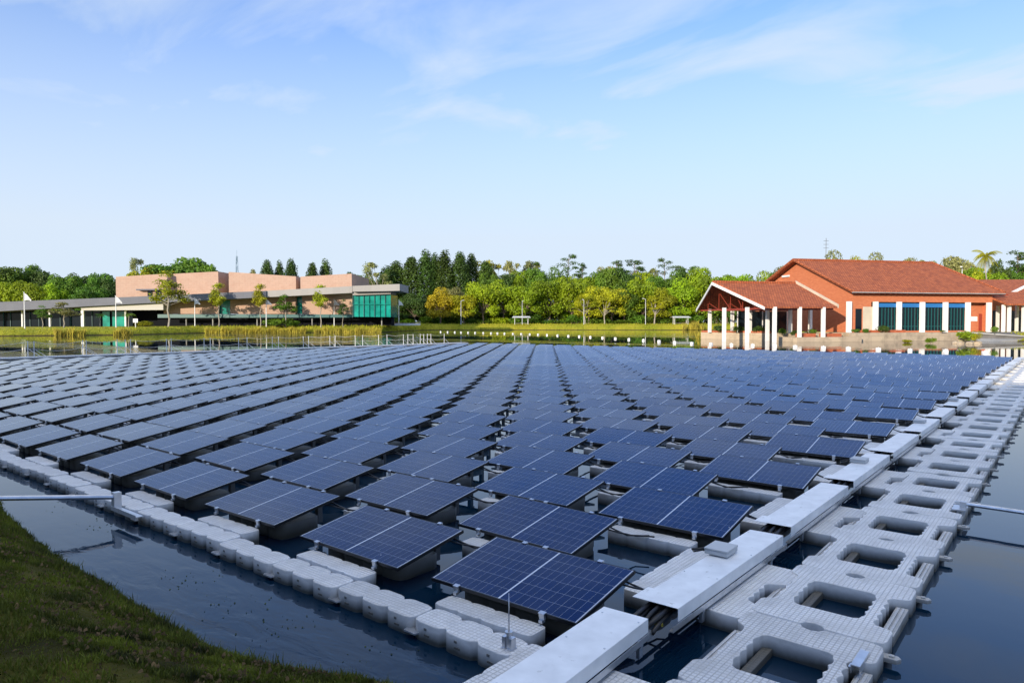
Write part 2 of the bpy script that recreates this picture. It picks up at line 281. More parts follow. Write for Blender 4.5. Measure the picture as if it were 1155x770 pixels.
def water_mat():
    m=mat('lake_water',(.002,.015,.034),rough=.02,spec=.5); n,L,b=nodes(m); b.inputs['IOR'].default_value=1.36
    g=n.new('ShaderNodeNewGeometry'); mp=n.new('ShaderNodeMapping'); mp.inputs['Rotation'].default_value=(0,0,-.15); mp.inputs['Scale'].default_value=(1,2.6,1); L(g.outputs['Position'],mp.inputs[0])
    z=n.new('ShaderNodeTexNoise'); z.inputs['Scale'].default_value=1.6; z.inputs['Detail'].default_value=5; z.inputs['Distortion'].default_value=.6; L(mp.outputs[0],z.inputs[0])
    mp2=n.new('ShaderNodeMapping'); mp2.inputs['Rotation'].default_value=(0,0,-YAW); mp2.inputs['Scale'].default_value=(.008,.045,1); L(g.outputs['Position'],mp2.inputs[0])
    z3=n.new('ShaderNodeTexNoise'); z3.inputs['Scale'].default_value=1; z3.inputs['Detail'].default_value=3; L(mp2.outputs[0],z3.inputs[0])
    r=n.new('ShaderNodeMapRange'); r.inputs[1].default_value=.5; r.inputs[2].default_value=.62; r.inputs[3].default_value=.0005; r.inputs[4].default_value=.03; L(z3.outputs[0],r.inputs[0])
    bp=n.new('ShaderNodeBump'); bp.inputs['Strength'].default_value=1; L(r.outputs[0],bp.inputs['Distance']); L(z.outputs[0],bp.inputs['Height']); L(bp.outputs[0],b.inputs['Normal'])
    return m
M['water']=water_mat()
M['asphalt']=mat('grey_asphalt',(.12,.115,.11),rough=.9,noise=(.8,.2))
# ------------------------------------------------------------------ lake and ground
C0=(0,50)
near=[WV(x,y) for x,y in [(-75,-6),(-40,-3.2),(-22,-2.3),(-13,-1.6),(-9,-1.35)]]+[(-7.55,10.3),(-6.4,9.2),(-5.5,8.35),(-4.55,7.62),(-3.6,6.8),(-3.0,6.3),(-2.6,5.95),(-1.9,5.62),(-1.25,5.42),(-.75,5.2),(-.45,4.3),(-.1,3.0),(.6,1.8),(2,.9),(5,-.5),(12,-3)]
shore=near+[(60,-6),(120,10),(150,50),(125,94),(95,92),(83,94),(78,97),(75,103),(73,108.6),(60,106.2),(48.5,103.4),(49,109),(62,128),(85,160),(105,225),(78,250),(40,248),(0,250),(-30,246),(-33.7,232),(-36,192),(-66.5,188),(-80.7,181),(-84.5,155),(-104,141),(-150,140),(-170,100),(-130,50)]
def dens(poly,step):
    o=[]; random.seed(4)
    for i,(a,b) in enumerate(zip(poly,poly[1:]+poly[:1])):
        l=math.dist(a,b); k=max(1,int(l/step))
        for j in range(k):
            t=j/k; w=.0 if j==0 else min(.35,l/k*.12); o.append((a[0]+(b[0]-a[0])*t+random.uniform(-w,w),a[1]+(b[1]-a[1])*t+random.uniform(-w,w)))
    return o
sh=dens(shore,3.0)
gm=MB(); rings=[]
def hgt(X,D,k):
    far=min(1,max(0,(D-120)/120)); top=1.25+far*.95
    if D<20: top=.95
    return {0:-.8,1:.06,2:.42*top,3:.85*top,4:top,5:top+.1,6:top+.3}[k]
for k,off in enumerate((-1.2,.15,1.3,3.2,6.5,60,3000)):
    ring=[]
    for (X,D) in sh:
        vx,vy=X-C0[0],D-C0[1]; l=math.hypot(vx,vy)
        nr=min(1,max(0,(D-25)/60)) if D>0 else 0
        o=off*(1 if k in(0,1,5,6) else (.55+.45*nr))
        r=l+o if k<6 else 3000
        h=hgt(X,D,k)+(random.uniform(-.04,.04) if 1<k<5 else 0)
        p=VW(C0[0]+vx/l*r,C0[1]+vy/l*r,h); ring.append(len(gm.v)); gm.v.append(tuple(p))
    rings.append(ring)
n=len(sh)
for a,b in zip(rings,rings[1:]):
    for i in range(n):
        j=(i+1)%n; gm.f.append((a[i],a[j],b[j],b[i])); gm.m.append(0)
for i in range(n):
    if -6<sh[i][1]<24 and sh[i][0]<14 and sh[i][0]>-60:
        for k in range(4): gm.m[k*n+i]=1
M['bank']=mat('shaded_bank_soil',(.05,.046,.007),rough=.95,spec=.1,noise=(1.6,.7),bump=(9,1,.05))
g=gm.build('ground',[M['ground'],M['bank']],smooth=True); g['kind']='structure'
w=MB(); w.face([VW(C0[0]+math.cos(t)*s_,C0[1]+math.sin(t)*s_,0) for t,s_ in [(2*math.pi*i/48,420) for i in range(48)]]); 
wo=w.build('lake_water',M['water']); wo['kind']='structure'
bed=MB(); bed.face([VW(math.cos(t)*3000,math.sin(t)*3000+50,-1.6) for t in [2*math.pi*i/48 for i in range(48)]])
b_=bed.build('lake_bed',mat('lake_mud',(.04,.035,.025),rough=1)); b_['kind']='structure'
# ------------------------------------------------------------------ solar panel unit
PL,PW,TILT=1.755,1.038,0.169
PIT_A,PIT_B=2.2942,1.5692
Z0=.27
TM=Matrix.Translation((0,0,Z0))@Matrix.Rotation(TILT,4,'X')
def scallop(x0,x1,y0,y1,n,amp,c=.07,sides='both'):
    """plan outline of a lobed float, n lobes along x"""
    pts=[]; L=x1-x0; per=L/n; K=8
    def edge(y,sgn,rev):
        o=[]
        for i in range(n):
            for k in range(K+1):
                t=k/K; d=amp*(1-min(1,min(t,1-t)/.16))**1.0 if (0<i or t>.2) and (i<n-1 or t<.8) else 0
                if (i==0 and t==0) or (i==n-1 and t==1): continue
                x=x0+per*(i+t)
                if x<x0+c or x>x1-c: continue
                o.append((x,y-sgn*d))
        return o[::-1] if rev else o
    a=edge(y0,-1,False); b=edge(y1,1,True)
    if sides=='low': b=[(x1-c,y1),(x0+c,y1)]
    pts=[(x0,y0+c)]+[(x0+c*.3,y0+c*.3)]+[(x,y) for x,y in a]+[(x1-c*.3,y0+c*.3),(x1,y0+c),(x1,y1-c),(x1-c*.3,y1-c*.3)]+b+[(x0+c*.3,y1-c*.3),(x0,y1-c)]
    return pts
def lobed(name,pts,z0,z1,m,parent=None,holes=(),bev=.028):
    bm=bmesh.new(); es=[]
    for loop in [pts]+list(holes):
        q=[]
        for p in loop:
            if q and (Vector((p[0],p[1],z1))-q[-1].co).length<1e-4: continue
            q.append(bm.verts.new((p[0],p[1],z1)))
        if (q[0].co-q[-1].co).length<1e-4: bm.verts.remove(q.pop())
        es+=[bm.edges.new((a,b)) for a,b in zip(q,q[1:]+q[:1])]
    bmesh.ops.triangle_fill(bm,edges=es,use_beauty=True,normal=(0,0,1))
    top=list(bm.faces); rim=[e for e in bm.edges if e.is_boundary]
    r=bmesh.ops.extrude_face_region(bm,geom=top)
    nv=[v for v in r['geom'] if isinstance(v,bmesh.types.BMVert)]
    for v in nv: v.co.z=z0
    bmesh.ops.recalc_face_normals(bm,faces=bm.faces)
    rim=[e for e in bm.edges if len(e.link_faces)==2 and abs(e.verts[0].co.z-z1)<1e-5 and abs(e.verts[1].co.z-z1)<1e-5 and e.calc_face_angle(0)>1]
    bmesh.ops.bevel(bm,geom=rim,offset=bev,segments=3,affect='EDGES',profile=.5,clamp_overlap=True)
    for f in bm.faces: f.smooth = f.normal.z<.995
    me=bpy.data.meshes.new(name); bm.to_mesh(me); bm.free(); me.materials.append(m)
    return add(name,me,parent) if parent is not False else me
def panel_frame(mb,M_=TM,m=0,t=.035,w=.011):
    mb.box(0,PL,0,w,-t,0,m,M_); mb.box(0,PL,PW-w,PW,-t,0,m,M_); mb.box(0,w,w,PW-w,-t,0,m,M_); mb.box(PL-w,PL,w,PW-w,-t,0,m,M_)
    mb.box(w,PL-w,w,PW-w,-.012,-.004,m,M_)
def panel_cells(mb,M_=TM,m=0,w=.011):
    z=-.0015
    q=[(w,w),(PL-w,w),(PL-w,PW-w),(w,PW-w)]
    mb.face([M_@Vector((x,y,z)) for x,y in q],m,[(x-PL/2,y-(PW-6*.1675)/2) for x,y in q])
def make_panel():
    r=empty('solar_panel')
    fb=MB(); panel_frame(fb); fb.build('frame',M['frame'],r)
    cb=MB(); panel_cells(cb); cb.build('solar_cells',M['cell'],r)
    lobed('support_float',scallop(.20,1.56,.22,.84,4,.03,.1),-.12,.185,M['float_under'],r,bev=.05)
    lobed('walkway_strip_float',scallop(.30,1.46,-.27,-.01,4,.022,.05),-.12,.17,M['float'],r)
    for x in (.30,1.42):
        p=MB(); h=Z0+math.sin(TILT)*.93-.037; p.box(x-.035,x+.035,.87,.945,.05,h); p.build('rear_post',M['post'],r)
    for x in (.36,1.40):
        c=MB(); c.box(x-.032,x+.032,-.03,.016,.004,.010,0,TM); c.box(x-.028,x+.028,-.026,-.004,-.05,.006,0,TM); c.box(x-.02,x+.02,-.05,-.006,-.075,-.05,0,TM); c.build('clamp',M['alu'],r)
    for x in (.40,1.36):
        c=MB(); c.box(x-.028,x+.028,PW-.016,PW+.03,.004,.009,0,TM); c.box(x-.028,x+.028,PW+.003,PW+.03,-.06,.004,0,TM); c.build('clamp',M['alu'],r)
    cb=MB(); zt=Z0+.12
    cb.tube([(1.60,.90,zt),(1.72,1.02,zt-.09),(1.84,1.10,zt-.15),(1.98,1.12,zt-.13),(2.08,1.14,zt-.12),(2.20,1.12,zt-.10)],.011,6)
    cb.tube([(1.66,.80,zt-.02),(1.77,.98,zt-.10),(1.90,1.20,zt-.17),(2.04,1.30,zt-.16)],.010,6)
    cb.build('cable',M['black'],r,smooth=True)
    return r
ORD=['front','second','third','fourth','fifth','sixth','seventh','eighth','ninth','tenth','eleventh','twelfth','thirteenth','fourteenth','fifteenth','sixteenth','seventeenth','eighteenth','nineteenth','twentieth']
TENS={2:'twenty',3:'thirty'}
def ordw(i):
    if i<20: return ORD[i]
    k=i+1
    if k%10==0: return {20:'twentieth',30:'thirtieth',40:'fortieth'}[k]
    return TENS[k//10]+'-'+['first','second','third','fourth','fifth','sixth','seventh','eighth','ninth'][k%10-1]
ROWS=36; XL=-50
random.seed(11)
lst=[]
for r in range(ROWS):
    xs=0 if r%2==0 else -PIT_A/2
    c=0
    while xs-c*PIT_A>XL:
        x=xs-c*PIT_A; y=r*PIT_B; X,D=WV(x+.9,y+.5)
        px=577.5+FP*X/max(D,.1); vis=D>1 and -70<px<1225
        area=1/(D*D)*(2.5/D) if vis else 0
        lst.append((-area,r,c,x,y)); c+=1
order=sorted(lst); ind=order[:300]; rest=order[300:]
proto=make_panel(); pt=tree(proto)
slim=[t for t in pt if t[0].name.split('.')[0] in('frame','solar_cells','support_float','walkway_strip_float','rear_post')]
first=True
for k,(a,r,c,x,y) in enumerate(ind):
    o=proto if first else copy_tree(proto,pt if k<130 else slim); first=False
    dx=dy=0; rz=0
    if r==0 and c==0: dx,dy,rz=-.03,.02,0
    o.location=(x+dx+random.gauss(0,.006),y+dy+random.gauss(0,.008),random.gauss(0,.004)); o.rotation_euler=(random.gauss(0,R(.35)),random.gauss(0,R(.3)),rz+random.gauss(0,R(.25)))
    if c==0:
        lab='dark blue solar panel at the right end of the %s row from near bank'%ordw(r)
    else:
        lab='dark blue solar panel in %s row from near bank, %s from its right end'%(ordw(r),ordw(c))
    tag(o,lab,'solar panel','solar panels floating in staggered rows')
mb=MB()
for a,r,c,x,y in rest:
    T=Matrix.Translation((x+random.gauss(0,.01),y+random.gauss(0,.01),random.gauss(0,.006)))@Matrix.Rotation(random.gauss(0,R(.25)),4,'Z')@Matrix.Rotation(random.gauss(0,R(.35)),4,'X')@Matrix.Rotation(random.gauss(0,R(.3)),4,'Y')
    panel_cells(mb,T@TM,1); mb.box(0,PL,0,PW,-.035,-.003,0,T@TM)
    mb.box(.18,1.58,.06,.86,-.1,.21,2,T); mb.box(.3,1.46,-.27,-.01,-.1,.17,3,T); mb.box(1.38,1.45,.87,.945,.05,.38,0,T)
tag(mb.build('solar_panel_field',[M['frame'],M['cell'],M['float_under'],M['float']]),'distant rows of dark blue solar panels filling the back and left of the floating array','solar panels',kind='stuff')
# ------------------------------------------------------------------ front edge floats
def front_float():
    r=empty('edge_float')
    lobed('float_body',scallop(.0,1.125,-.60,-.285,3,.055,.07,'both'),-.14,.17,M['float'],r,bev=.035)
    c=MB(); c.prism([(-.07,-.64),(.07,-.64),(.085,-.60),(.06,-.54),(-.06,-.54),(-.085,-.60)],.045,.06); c.build('connector_lug',M['alu'],r)
    for i in range(3):
        c=MB(); x=.19+i*.375; c.box(x-.03,x+.03,-.607,-.58,.055,.07); c.box(x-.035,x-.005,-.606,-.58,.105,.125); c.build('moulded_slot',M['float_under'],r)
    return r
ef=front_float(); et=tree(ef)
for k in range(16):
    o=ef if k==0 else copy_tree(ef,et)
    o.location=(.36-k*1.147,random.gauss(0,.012),random.gauss(0,.004)); o.rotation_euler=(0,random.gauss(0,R(.4)),random.gauss(0,R(.6)))
    tag(o,'grey three-lobed float at the right end of the front edge' if k==0 else 'grey three-lobed plastic float, %s from right end of the front edge'%ordw(k),'float','grey edge floats along the front of the array')
# ------------------------------------------------------------------ walkway floats with rectangular opening
def scal_line(a,b,n,amp,side):
    ax,ay=a; bx,by=b; dx,dy=bx-ax,by-ay; l=math.hypot(dx,dy); nx,ny=-dy/l*side,dx/l*side; o=[]
    for i in range(n*6+1):
        t=i/(n*6); s=amp*abs(math.sin(math.pi*t*n)); o.append((ax+dx*t+nx*s,ay+dy*t+ny*s))
    return o
def walk_outline():
    # local: x 0..1.15, y 0..1.55
    X1,Y1=1.15,1.552; c=.09
    o=[(c,0),(.47,0),(.50,.05),(.57,.075),(.64,.05),(.67,0),(X1-c,0),(X1-.02,.03),(X1,c)]
    o+=[(X1,.30),(X1-.03,.34)]+scal_line((X1-.15,.38),(X1-.15,1.12),5,.03,1)+[(X1-.03,1.16),(X1,1.20)]
    o+=[(X1,Y1-c),(X1-.02,Y1-.03),(X1-c,Y1),(.67,Y1),(.64,Y1-.05),(.57,Y1-.075),(.50,Y1-.05),(.47,Y1),(c,Y1),(.02,Y1-.03),(0,Y1-c)]
    o+=[(0,1.28),(.02,1.25)]+scal_line((.09,1.20),(.09,.42),4,.02,1)+[(.02,.36),(0,.33),(0,c),(.02,.03)]
    return o
def walk_hole():
    x0,x1,y0,y1=.27,.86,.41,1.15
    o=[(x0+.06,y0),(x1-.06,y0),(x1-.01,y0+.03)]+scal_line((x1,y0+.08),(x1,y1-.08),4,.022,-1)+[(x1-.01,y1-.03),(x1-.06,y1),(x0+.06,y1),(x0+.01,y1-.03)]+scal_line((x0,y1-.08),(x0,y0+.08),4,.022,-1)+[(x0+.01,y0+.03)]
    return o
def walk_float():
    r=empty('walkway_float')
    lobed('float_body',walk_outline(),-.14,.17,M['float'],r,holes=[walk_hole()],bev=.032)
    c=MB(); c.box(1.035,1.14,.40,1.13,-.05,.095); c.box(1.055,1.075,.44,1.09,.095,.108); c.box(1.095,1.115,.44,1.09,.095,.108); c.build('side_rib',M['float'],r)
    c=MB(); c.box(.0,.085,.40,1.22,-.05,.10); c.box(.02,.035,.44,1.18,.10,.112); c.box(.055,.07,.44,1.18,.10,.112); c.build('side_rib',M['float'],r)
    c=MB(); c.box(.28,.36,.42,1.14,-.05,.06); c.build('inner_rib',M['float_under'],r)
    c=MB(); c.prism([(1.13,-.05),(1.24,-.045),(1.27,0),(1.24,.045),(1.13,.05)],.05,.085); c.prism([(1.18,-.018),(1.215,-.018),(1.215,.018),(1.18,.018)],.085,.10); c.build('connector_lug',M['float'],r)
    return r
wf=walk_float(); wt=tree(wf)
for k in range(-2,37):
    o=wf if k==-2 else copy_tree(wf,wt)
    o.location=(2.655+random.gauss(0,.006)-max(0,k-8)*.004,-.05+k*1.572,random.gauss(0,.004)); o.rotation_euler=(random.gauss(0,R(.3)),random.gauss(0,R(.35)),random.gauss(0,R(.2)))
    tag(o,'nearest grey walkway float with square opening, below the right bottom corner' if k==-2 else 'grey walkway float with square opening, %s from near end'%(ordw(k+2)),'float','walkway floats down the right side')
# lateral floats under the cable tray, and long side strips beside the panels
def under_float():
    o=[(.02,.10),(.08,.0),(.42,0),(.50,.06),(.52,.14),(.52,.35),(.47,.40)]+scal_line((.36,.46),(.36,1.02),4,.03,1)+[(.47,1.08),(.52,1.13),(.52,1.5),(.46,1.58),(.08,1.58),(.02,1.5)]
    r=empty('outrigger_float')
    lobed('float_body',o,-.14,.165,M['float'],r,bev=.04)
    c=MB(); c.box(.40,.54,.44,1.04,-.05,.09); c.box(.43,.445,.46,1.02,.09,.102); c.box(.48,.495,.46,1.02,.09,.102); c.build('side_rib',M['float'],r)
    return r
uf=under_float(); ut=tree(uf)
sf=empty('side_float'); lobed('float_body',[(y,-x) for x,y in scallop(-1.72,-.1,.0,.40,5,.02,.05)][::1],-.14,.165,M['float'],sf)
st=tree(sf)
# make side float run along y
for o in kids(sf):
    for v in o.data.vertices: v.co.x,v.co.y=v.co.x,v.co.y
for k in range(-1,18):
    o=uf if k==-1 else copy_tree(uf,ut); o.location=(2.20,1.30+k*2*PIT_B,random.gauss(0,.004)); o.rotation_euler=(0,random.gauss(0,R(.4)),random.gauss(0,R(.5)))
    tag(o,'grey notched float under the %s cable tray cover from the near end'%ordw(k+1),'float','grey floats joining tray and walkway')
    q=sf if k==-1 else copy_tree(sf,st); q.location=(1.47,1.22+k*2*PIT_B-.1,random.gauss(0,.004)); q.rotation_euler=(0,random.gauss(0,R(.4)),random.gauss(0,R(.5)))
    tag(q,'long grey ribbed float left of the %s cable tray cover from near end'%ordw(k+1),'float','grey side floats beside the tray')
# ------------------------------------------------------------------ cable trays
def tray(L,notch=True):
    r=empty('cable_tray'); w=.42; h=.115; t=.004
    c=MB()
    if notch:
        q=[(0,0),(w,0),(w,L),(.0,L),(.0,.32),(.045,.32),(.045,.27),(0,.27)]
        q=[(-.03,0),(w,0),(w,L),(.03,L),(.03,.30),(-.03,.30)]
    else: q=[(0,0),(w,0),(w,L),(0,L)]
    c.prism(q,h-t,h); c.box(w-t,w,0,L,0,h-t-.001); c.box(q[0][0]+.06,q[0][0]+.06+t,.30,L,0,h-t-.001)
    c.build('cover',M['tray'],r)
    c=MB()
    for y in (.9,1.8,L-.12):
        for x in (.05,w-.03): c.tube([(x,y,h),(x,y,h+.004)],.009,8)
    c.build('screws',M['alu'],r)
    c=MB(); c.box(w-.03,w+.012,-.12,L+.1,-.055,-.045); c.box(w+.008,w+.012,-.12,L+.1,-.045,-.004); c.box(.02,.06,-.05,L+.1,-.055,-.045); c.build('support_rail',M['alu'],r)
    c=MB()
    for y in (.55,1.5,2.4):
        if y<L: c.box(.05,w-.02,y,y+.05,-.11,-.056); c.box(w-.06,w-.03,y,y+.06,-.20,-.11)
    c.build('bracket',M['alu'],r)
    c=MB()
    for i,(x,z) in enumerate(((.07,.03),(.13,.035),(.19,.028),(.25,.04),(.31,.03),(.12,.07),(.22,.078),(.30,.072))):
        c.tube([(x+random.uniform(-.03,.03),-.30,z-.07+.02*(i%3)),(x,-.12,z-.02),(x,.05,z),(x,L,z)],.02,7)
    c.build('cable_bundle',M['black'],r,smooth=True)
    return r
random.seed(3)
t1=tray(2.5,False); t1.location=(1.93,-2.20,.275); t1.rotation_euler=(R(-.4),0,R(2.5))
tag(t1,'white metal cable tray cover ending beside the front right panel, lowest in the picture','cable tray','white cable tray covers')
tp=tray(2.74); tt=tree(tp)
for k in range(18):
    o=tp if k==0 else copy_tree(tp,tt); o.location=(1.93-.0015*k,.66+k*3.10 if k<4 else .66+3*3.10+(k-3)*3.14,.255); o.rotation_euler=(random.gauss(0,R(.25)),random.gauss(0,R(.4)),random.gauss(0,R(.25)))
    tag(o,'white metal cable tray cover, %s from the near end'%ordw(k+1),'cable tray','white cable tray covers')
yb=MB()
for i in range(9):
    a=[(2.02+.03*i,.50+.004*i+math.sin(t*.7)*.012,.25+math.cos(t*.7)*.012) for t in range(9)]
    yb.tube(a,.0035,4)
o=yb.build('striped_conduit',M['yellow']); tag(o,'short yellow and green ribbed conduit below the second tray cover','conduit')
def jbox():
    r=empty('junction_box'); c=MB(); c.box(0,.25,0,.30,0,.045); c.build('housing',M['box'],r,bevel=.006)
    c=MB(); c.box(-.004,.254,-.004,.304,.047,.066); c.build('lid',M['box'],r,bevel=.006)
    c=MB(); c.tube([(0,.12,.03),(-.07,.06,.02),(-.16,.05,.0),(-.19,.16,-.06),(-.12,.26,-.05),(-.04,.25,.0)],.012,7); c.build('cable',M['black'],r,smooth=True)
    return r
jb=jbox(); jt=tree(jb)
for i,(k,n_) in enumerate(((0,'nearest'),(2,'second nearest'),(4,'third nearest'),(6,'fourth nearest'))):
    o=jb if i==0 else copy_tree(jb,jt); o.location=(1.93,2.17+k*3.12,.377)
    tag(o,'%s small grey junction box lying on a cable tray cover'%n_,'junction box','grey junction boxes on the trays')
# lightning spike
ls=empty('lightning_spike',(1.40,-.50,.17),0,'thin steel spike in a clamp on the front corner float','lightning spike')
c=MB(); c.box(-.055,.055,-.04,.04,0,.012); c.box(-.05,-.02,-.03,.03,.012,.10); c.box(.02,.05,-.03,.03,.012,.10); c.build('clamp',M['alu'],ls)
c=MB(); c.tube([(0,0,.0),(0,0,.13)],.022,10); c.tube([(0,0,.13),(0,0,.145)],.035,8); c.build('base',M['alu'],ls)
c=MB(); c.tube([(0,0,.14),(0,0,.46)],.008,8,r2=.002); c.build('rod',M['alu'],ls,smooth=True)
# small bracket at the near end of the walkway and mooring bars
c=MB(); c.box(-.03,.03,-.16,.16,0,.008); c.box(-.034,-.03,-.16,.16,-.06,.008); c.box(.03,.034,-.16,.16,-.06,.008); c.box(-.06,-.034,-.12,-.05,-.05,-.03)
o=c.build('metal_bracket',M['alu']); o.location=(3.70,1.08,.19); tag(o,'short shiny metal channel bracket on the edge of the near walkway float','bracket')
def bar(name,a,b,label,hw=.03):
    r=empty(name,a,0,label,'mooring bar'); A=Vector(a); B=Vector(b)-A
    c=MB(); c.tube([(0,0,0),tuple(B)],hw,8); c.build('pole',M['alu'],r)
    return r
b1=bar('mooring_bar',(-5.75,-.70,.33),(-7.3,-4.2,.72),'silver mooring bar from the front floats to the grassy bank at left',.035)
c=MB(); c.box(-.05,.05,-.05,.05,-.16,.07); c.build('bracket',M['alu'],b1)
c=MB(); c.box(-.06,.75,-.05,.05,-.17,-.155); c.box(-.06,.75,-.055,-.05,-.19,-.13); c.build('base_rail',M['alu'],b1)
b2=bar('mooring_bar',(3.78,6.95,.24),(16,6.4,.24),'silver mooring bar reaching right from the walkway over open water',.03)
c=MB(); c.box(-.12,.05,-.22,.10,-.07,-.05); c.box(-.04,.04,-.04,.04,-.05,.03); c.build('bracket',M['alu'],b2)
# ------------------------------------------------------------------ rail posts and ropes beyond the left edge
dk=MB(); dk.box(-58.6,-57.2,2,63,-.1,.16); dk.build('pontoon',M['float'])
tag(bpy.data.objects['pontoon'],'narrow grey floating pontoon beyond the left edge carrying white rope rail','pontoon')
pxs=[31,38,93,97,132,141,147,187.5,193,230,237,269,278.5,307,314,342,348,372,378,400.6,409,427,436.5,455,460,466,474,478,482,486,501]
posts=[]
def rail_post():
    r=empty('rail_post'); c=MB(); c.tube([(0,0,0),(0,0,1.22)],.03,6); c.build('post',M['white'],r)
    c=MB(); c.tube([(0,.1,.55),(.0,.85,0)],.018,5); c.build('brace',M['white'],r)
    return r
rp=rail_post(); rt=tree(rp)
for i,px in enumerate(pxs):
    # intersect the sight line with the pontoon x=-57.9
    k=(px-577.5)/FP; dx,dy=FX+RX*k,FY+RY*k; D=(-57.9+(.45 if i%2 else -.45)-CX)/dx
    p=VW(k*D,D,.16); o=rp if i==0 else copy_tree(rp,rt); o.location=p; posts.append(p)
    tag(o,'white rail post on the pontoon beyond the array, %s from the left'%('first' if i==0 else ordw(i)),'post','white rail posts holding the rope')
for zt,nm in ((1.15,'upper'),(.62,'lower')):
    c=MB()
    ends=[Vector((-57.9,3,.16))]+posts
    for a,b in zip(ends,ends[1:]):
        l=(b-a).length; sag=min(.42,l*.055); n_=max(2,int(l*1.2))
        c.tube([a.lerp(b,t/n_)+Vector((0,0,zt-sag*4*(t/n_)*(1-t/n_))) for t in range(n_+1)],.014,5)
    tag(c.build('rope',M['rope']),'white sagging %s rope strung between the white rail posts'%nm,'rope')
# buoys
bpx=[497,505,513,520,528,536,545,554,561,569,578.6,588,597.5,607,617,629,641,653.5,666,679.5,694,709.5,726,743.5,761,780.5,802,825,849,874,897,929,957,991,1027,1067,1111]
def bpos(px):
    y=374.5+(px-500)*(388.2-374.5)/(780-500)-2.2*math.sin((px-500)/280*math.pi)*(px<780)
    if px>=780: y=388.0+(px-780)*(11.0/331)
    return PX(px,CZ*FP/(y-HY)),CZ*FP/(y-HY)
def buoy():
    r=empty('marker_buoy'); c=MB(); c.box(-.24,.24,-.24,.24,-.12,.34); c.build('body',M['white'],r,bevel=.06)
    c=MB(); c.tube([(0,0,.34),(0,0,.42)],.05,6); c.build('cap',M['white'],r); return r
bu=buoy(); bt=tree(bu); pts=[]
for i,px in enumerate(bpx):
    X,D=bpos(px); p=VW(X,D,0); pts.append(p); o=bu if i==0 else copy_tree(bu,bt); o.location=p; o.rotation_euler=(0,0,random.uniform(0,1.5)); o.scale=(.75,.75,.75)
    tag(o,'small white marker buoy on the lake, %s from the left in its line'%('first' if i==0 else ordw(i)),'buoy','white buoys strung across the lake')
# ------------------------------------------------------------------ buildings
def autouv(o):
    me=o.data; l=me.uv_layers.get('UVMap') or me.uv_layers.new(name='UVMap')
    for f in me.polygons:
        n=f.normal; t=Vector((0,0,1)).cross(n)
        if t.length<.05: t=Vector((RX,RY,0))
        t.normalize(); v=n.cross(t)
        for li in f.loop_indices:
            p=me.vertices[me.loops[li].vertex_index].co; l.data[li].uv=(p.dot(t),p.dot(v))
    return o
def facade(poly,D,depth,D2=None):
    """prism whose front outline is given as (px,py) on a plane D metres ahead, running depth metres back"""
    D*=1.2; mb=MB(); fr=[P(px,D,py) for px,py in poly]; off=Vector((FX*depth,FY*depth,0)); n=len(fr)
    mb.v=[tuple(p) for p in fr]+[tuple(p+off) for p in fr]
    mb.f=[tuple(range(n)),tuple(2*n-1-i for i in range(n))]+[(n+i,n+(i+1)%n,(i+1)%n,i) for i in range(n)]
    mb.m=[0]*len(mb.f)
    return mb
def fbuild(name,poly,D,depth,m,parent,uv=True):
    mb=facade(poly,D,depth); o=mb.build(name,m,parent)
    bm=bmesh.new(); bm.from_mesh(o.data); bmesh.ops.recalc_face_normals(bm,faces=bm.faces); bm.to_mesh(o.data); bm.free()
    if uv: autouv(o)
    return o
PB=empty('pink_museum_building',(0,0,0),0,'long low building with pink stone upper walls and grey canopy across the lake','building')
fbuild('upper_wall',[(131.5,340),(131.5,312.3),(189,308.8),(190.5,338)],166,24,M['pink'],PB)
fbuild('upper_wall',[(190.8,338),(190.8,309.2),(246.8,306.3),(247.2,336)],168,24,M['pink'],PB)
fbuild('upper_wall',[(258.7,336),(258.7,306.8),(334.3,311.8),(334.3,331)],167,24,M['pink'],PB)
fbuild('upper_wall',[(339.3,331),(339.3,312.2),(397,308.7),(397.3,330)],166,24,M['pink'],PB)
fbuild('recessed_wall',[(246,334),(246,308),(260,308),(260,334)],174,10,M['pink'],PB)
fbuild('recessed_wall',[(333,330),(333,313),(341,313),(341,330)],174,10,M['pink'],PB)
# window ledge in the left block
fbuild('ledge',[(154,327.4),(154,326),(181,325.8),(181,327.2)],164.5,1.6,M['roofmetal'],PB)
fbuild('window',[(167,334.5),(167,328),(172,328),(172,334.5)],165.8,.3,M['glassdark'],PB)
fbuild('window',[(176,334.5),(176,328),(182,328),(182,334.5)],165.8,.3,M['glassdark'],PB)
# lower pink walls behind the canopy
def low_wall(a,b,y0,y1): fbuild('lower_wall',[(a,y1),(a,y0),(b,y0-.6),(b,y1)],163,9,M['pink'],PB)
low_wall(185,246,334,354); low_wall(260,334,330,354); low_wall(341,397.5,328,354.5)
for a,b,y0 in ((246,260,333),(334,341,330)): fbuild('glass_strip',[(a,354),(a,y0),(b,y0),(b,354)],164,.3,M['teal'],PB)
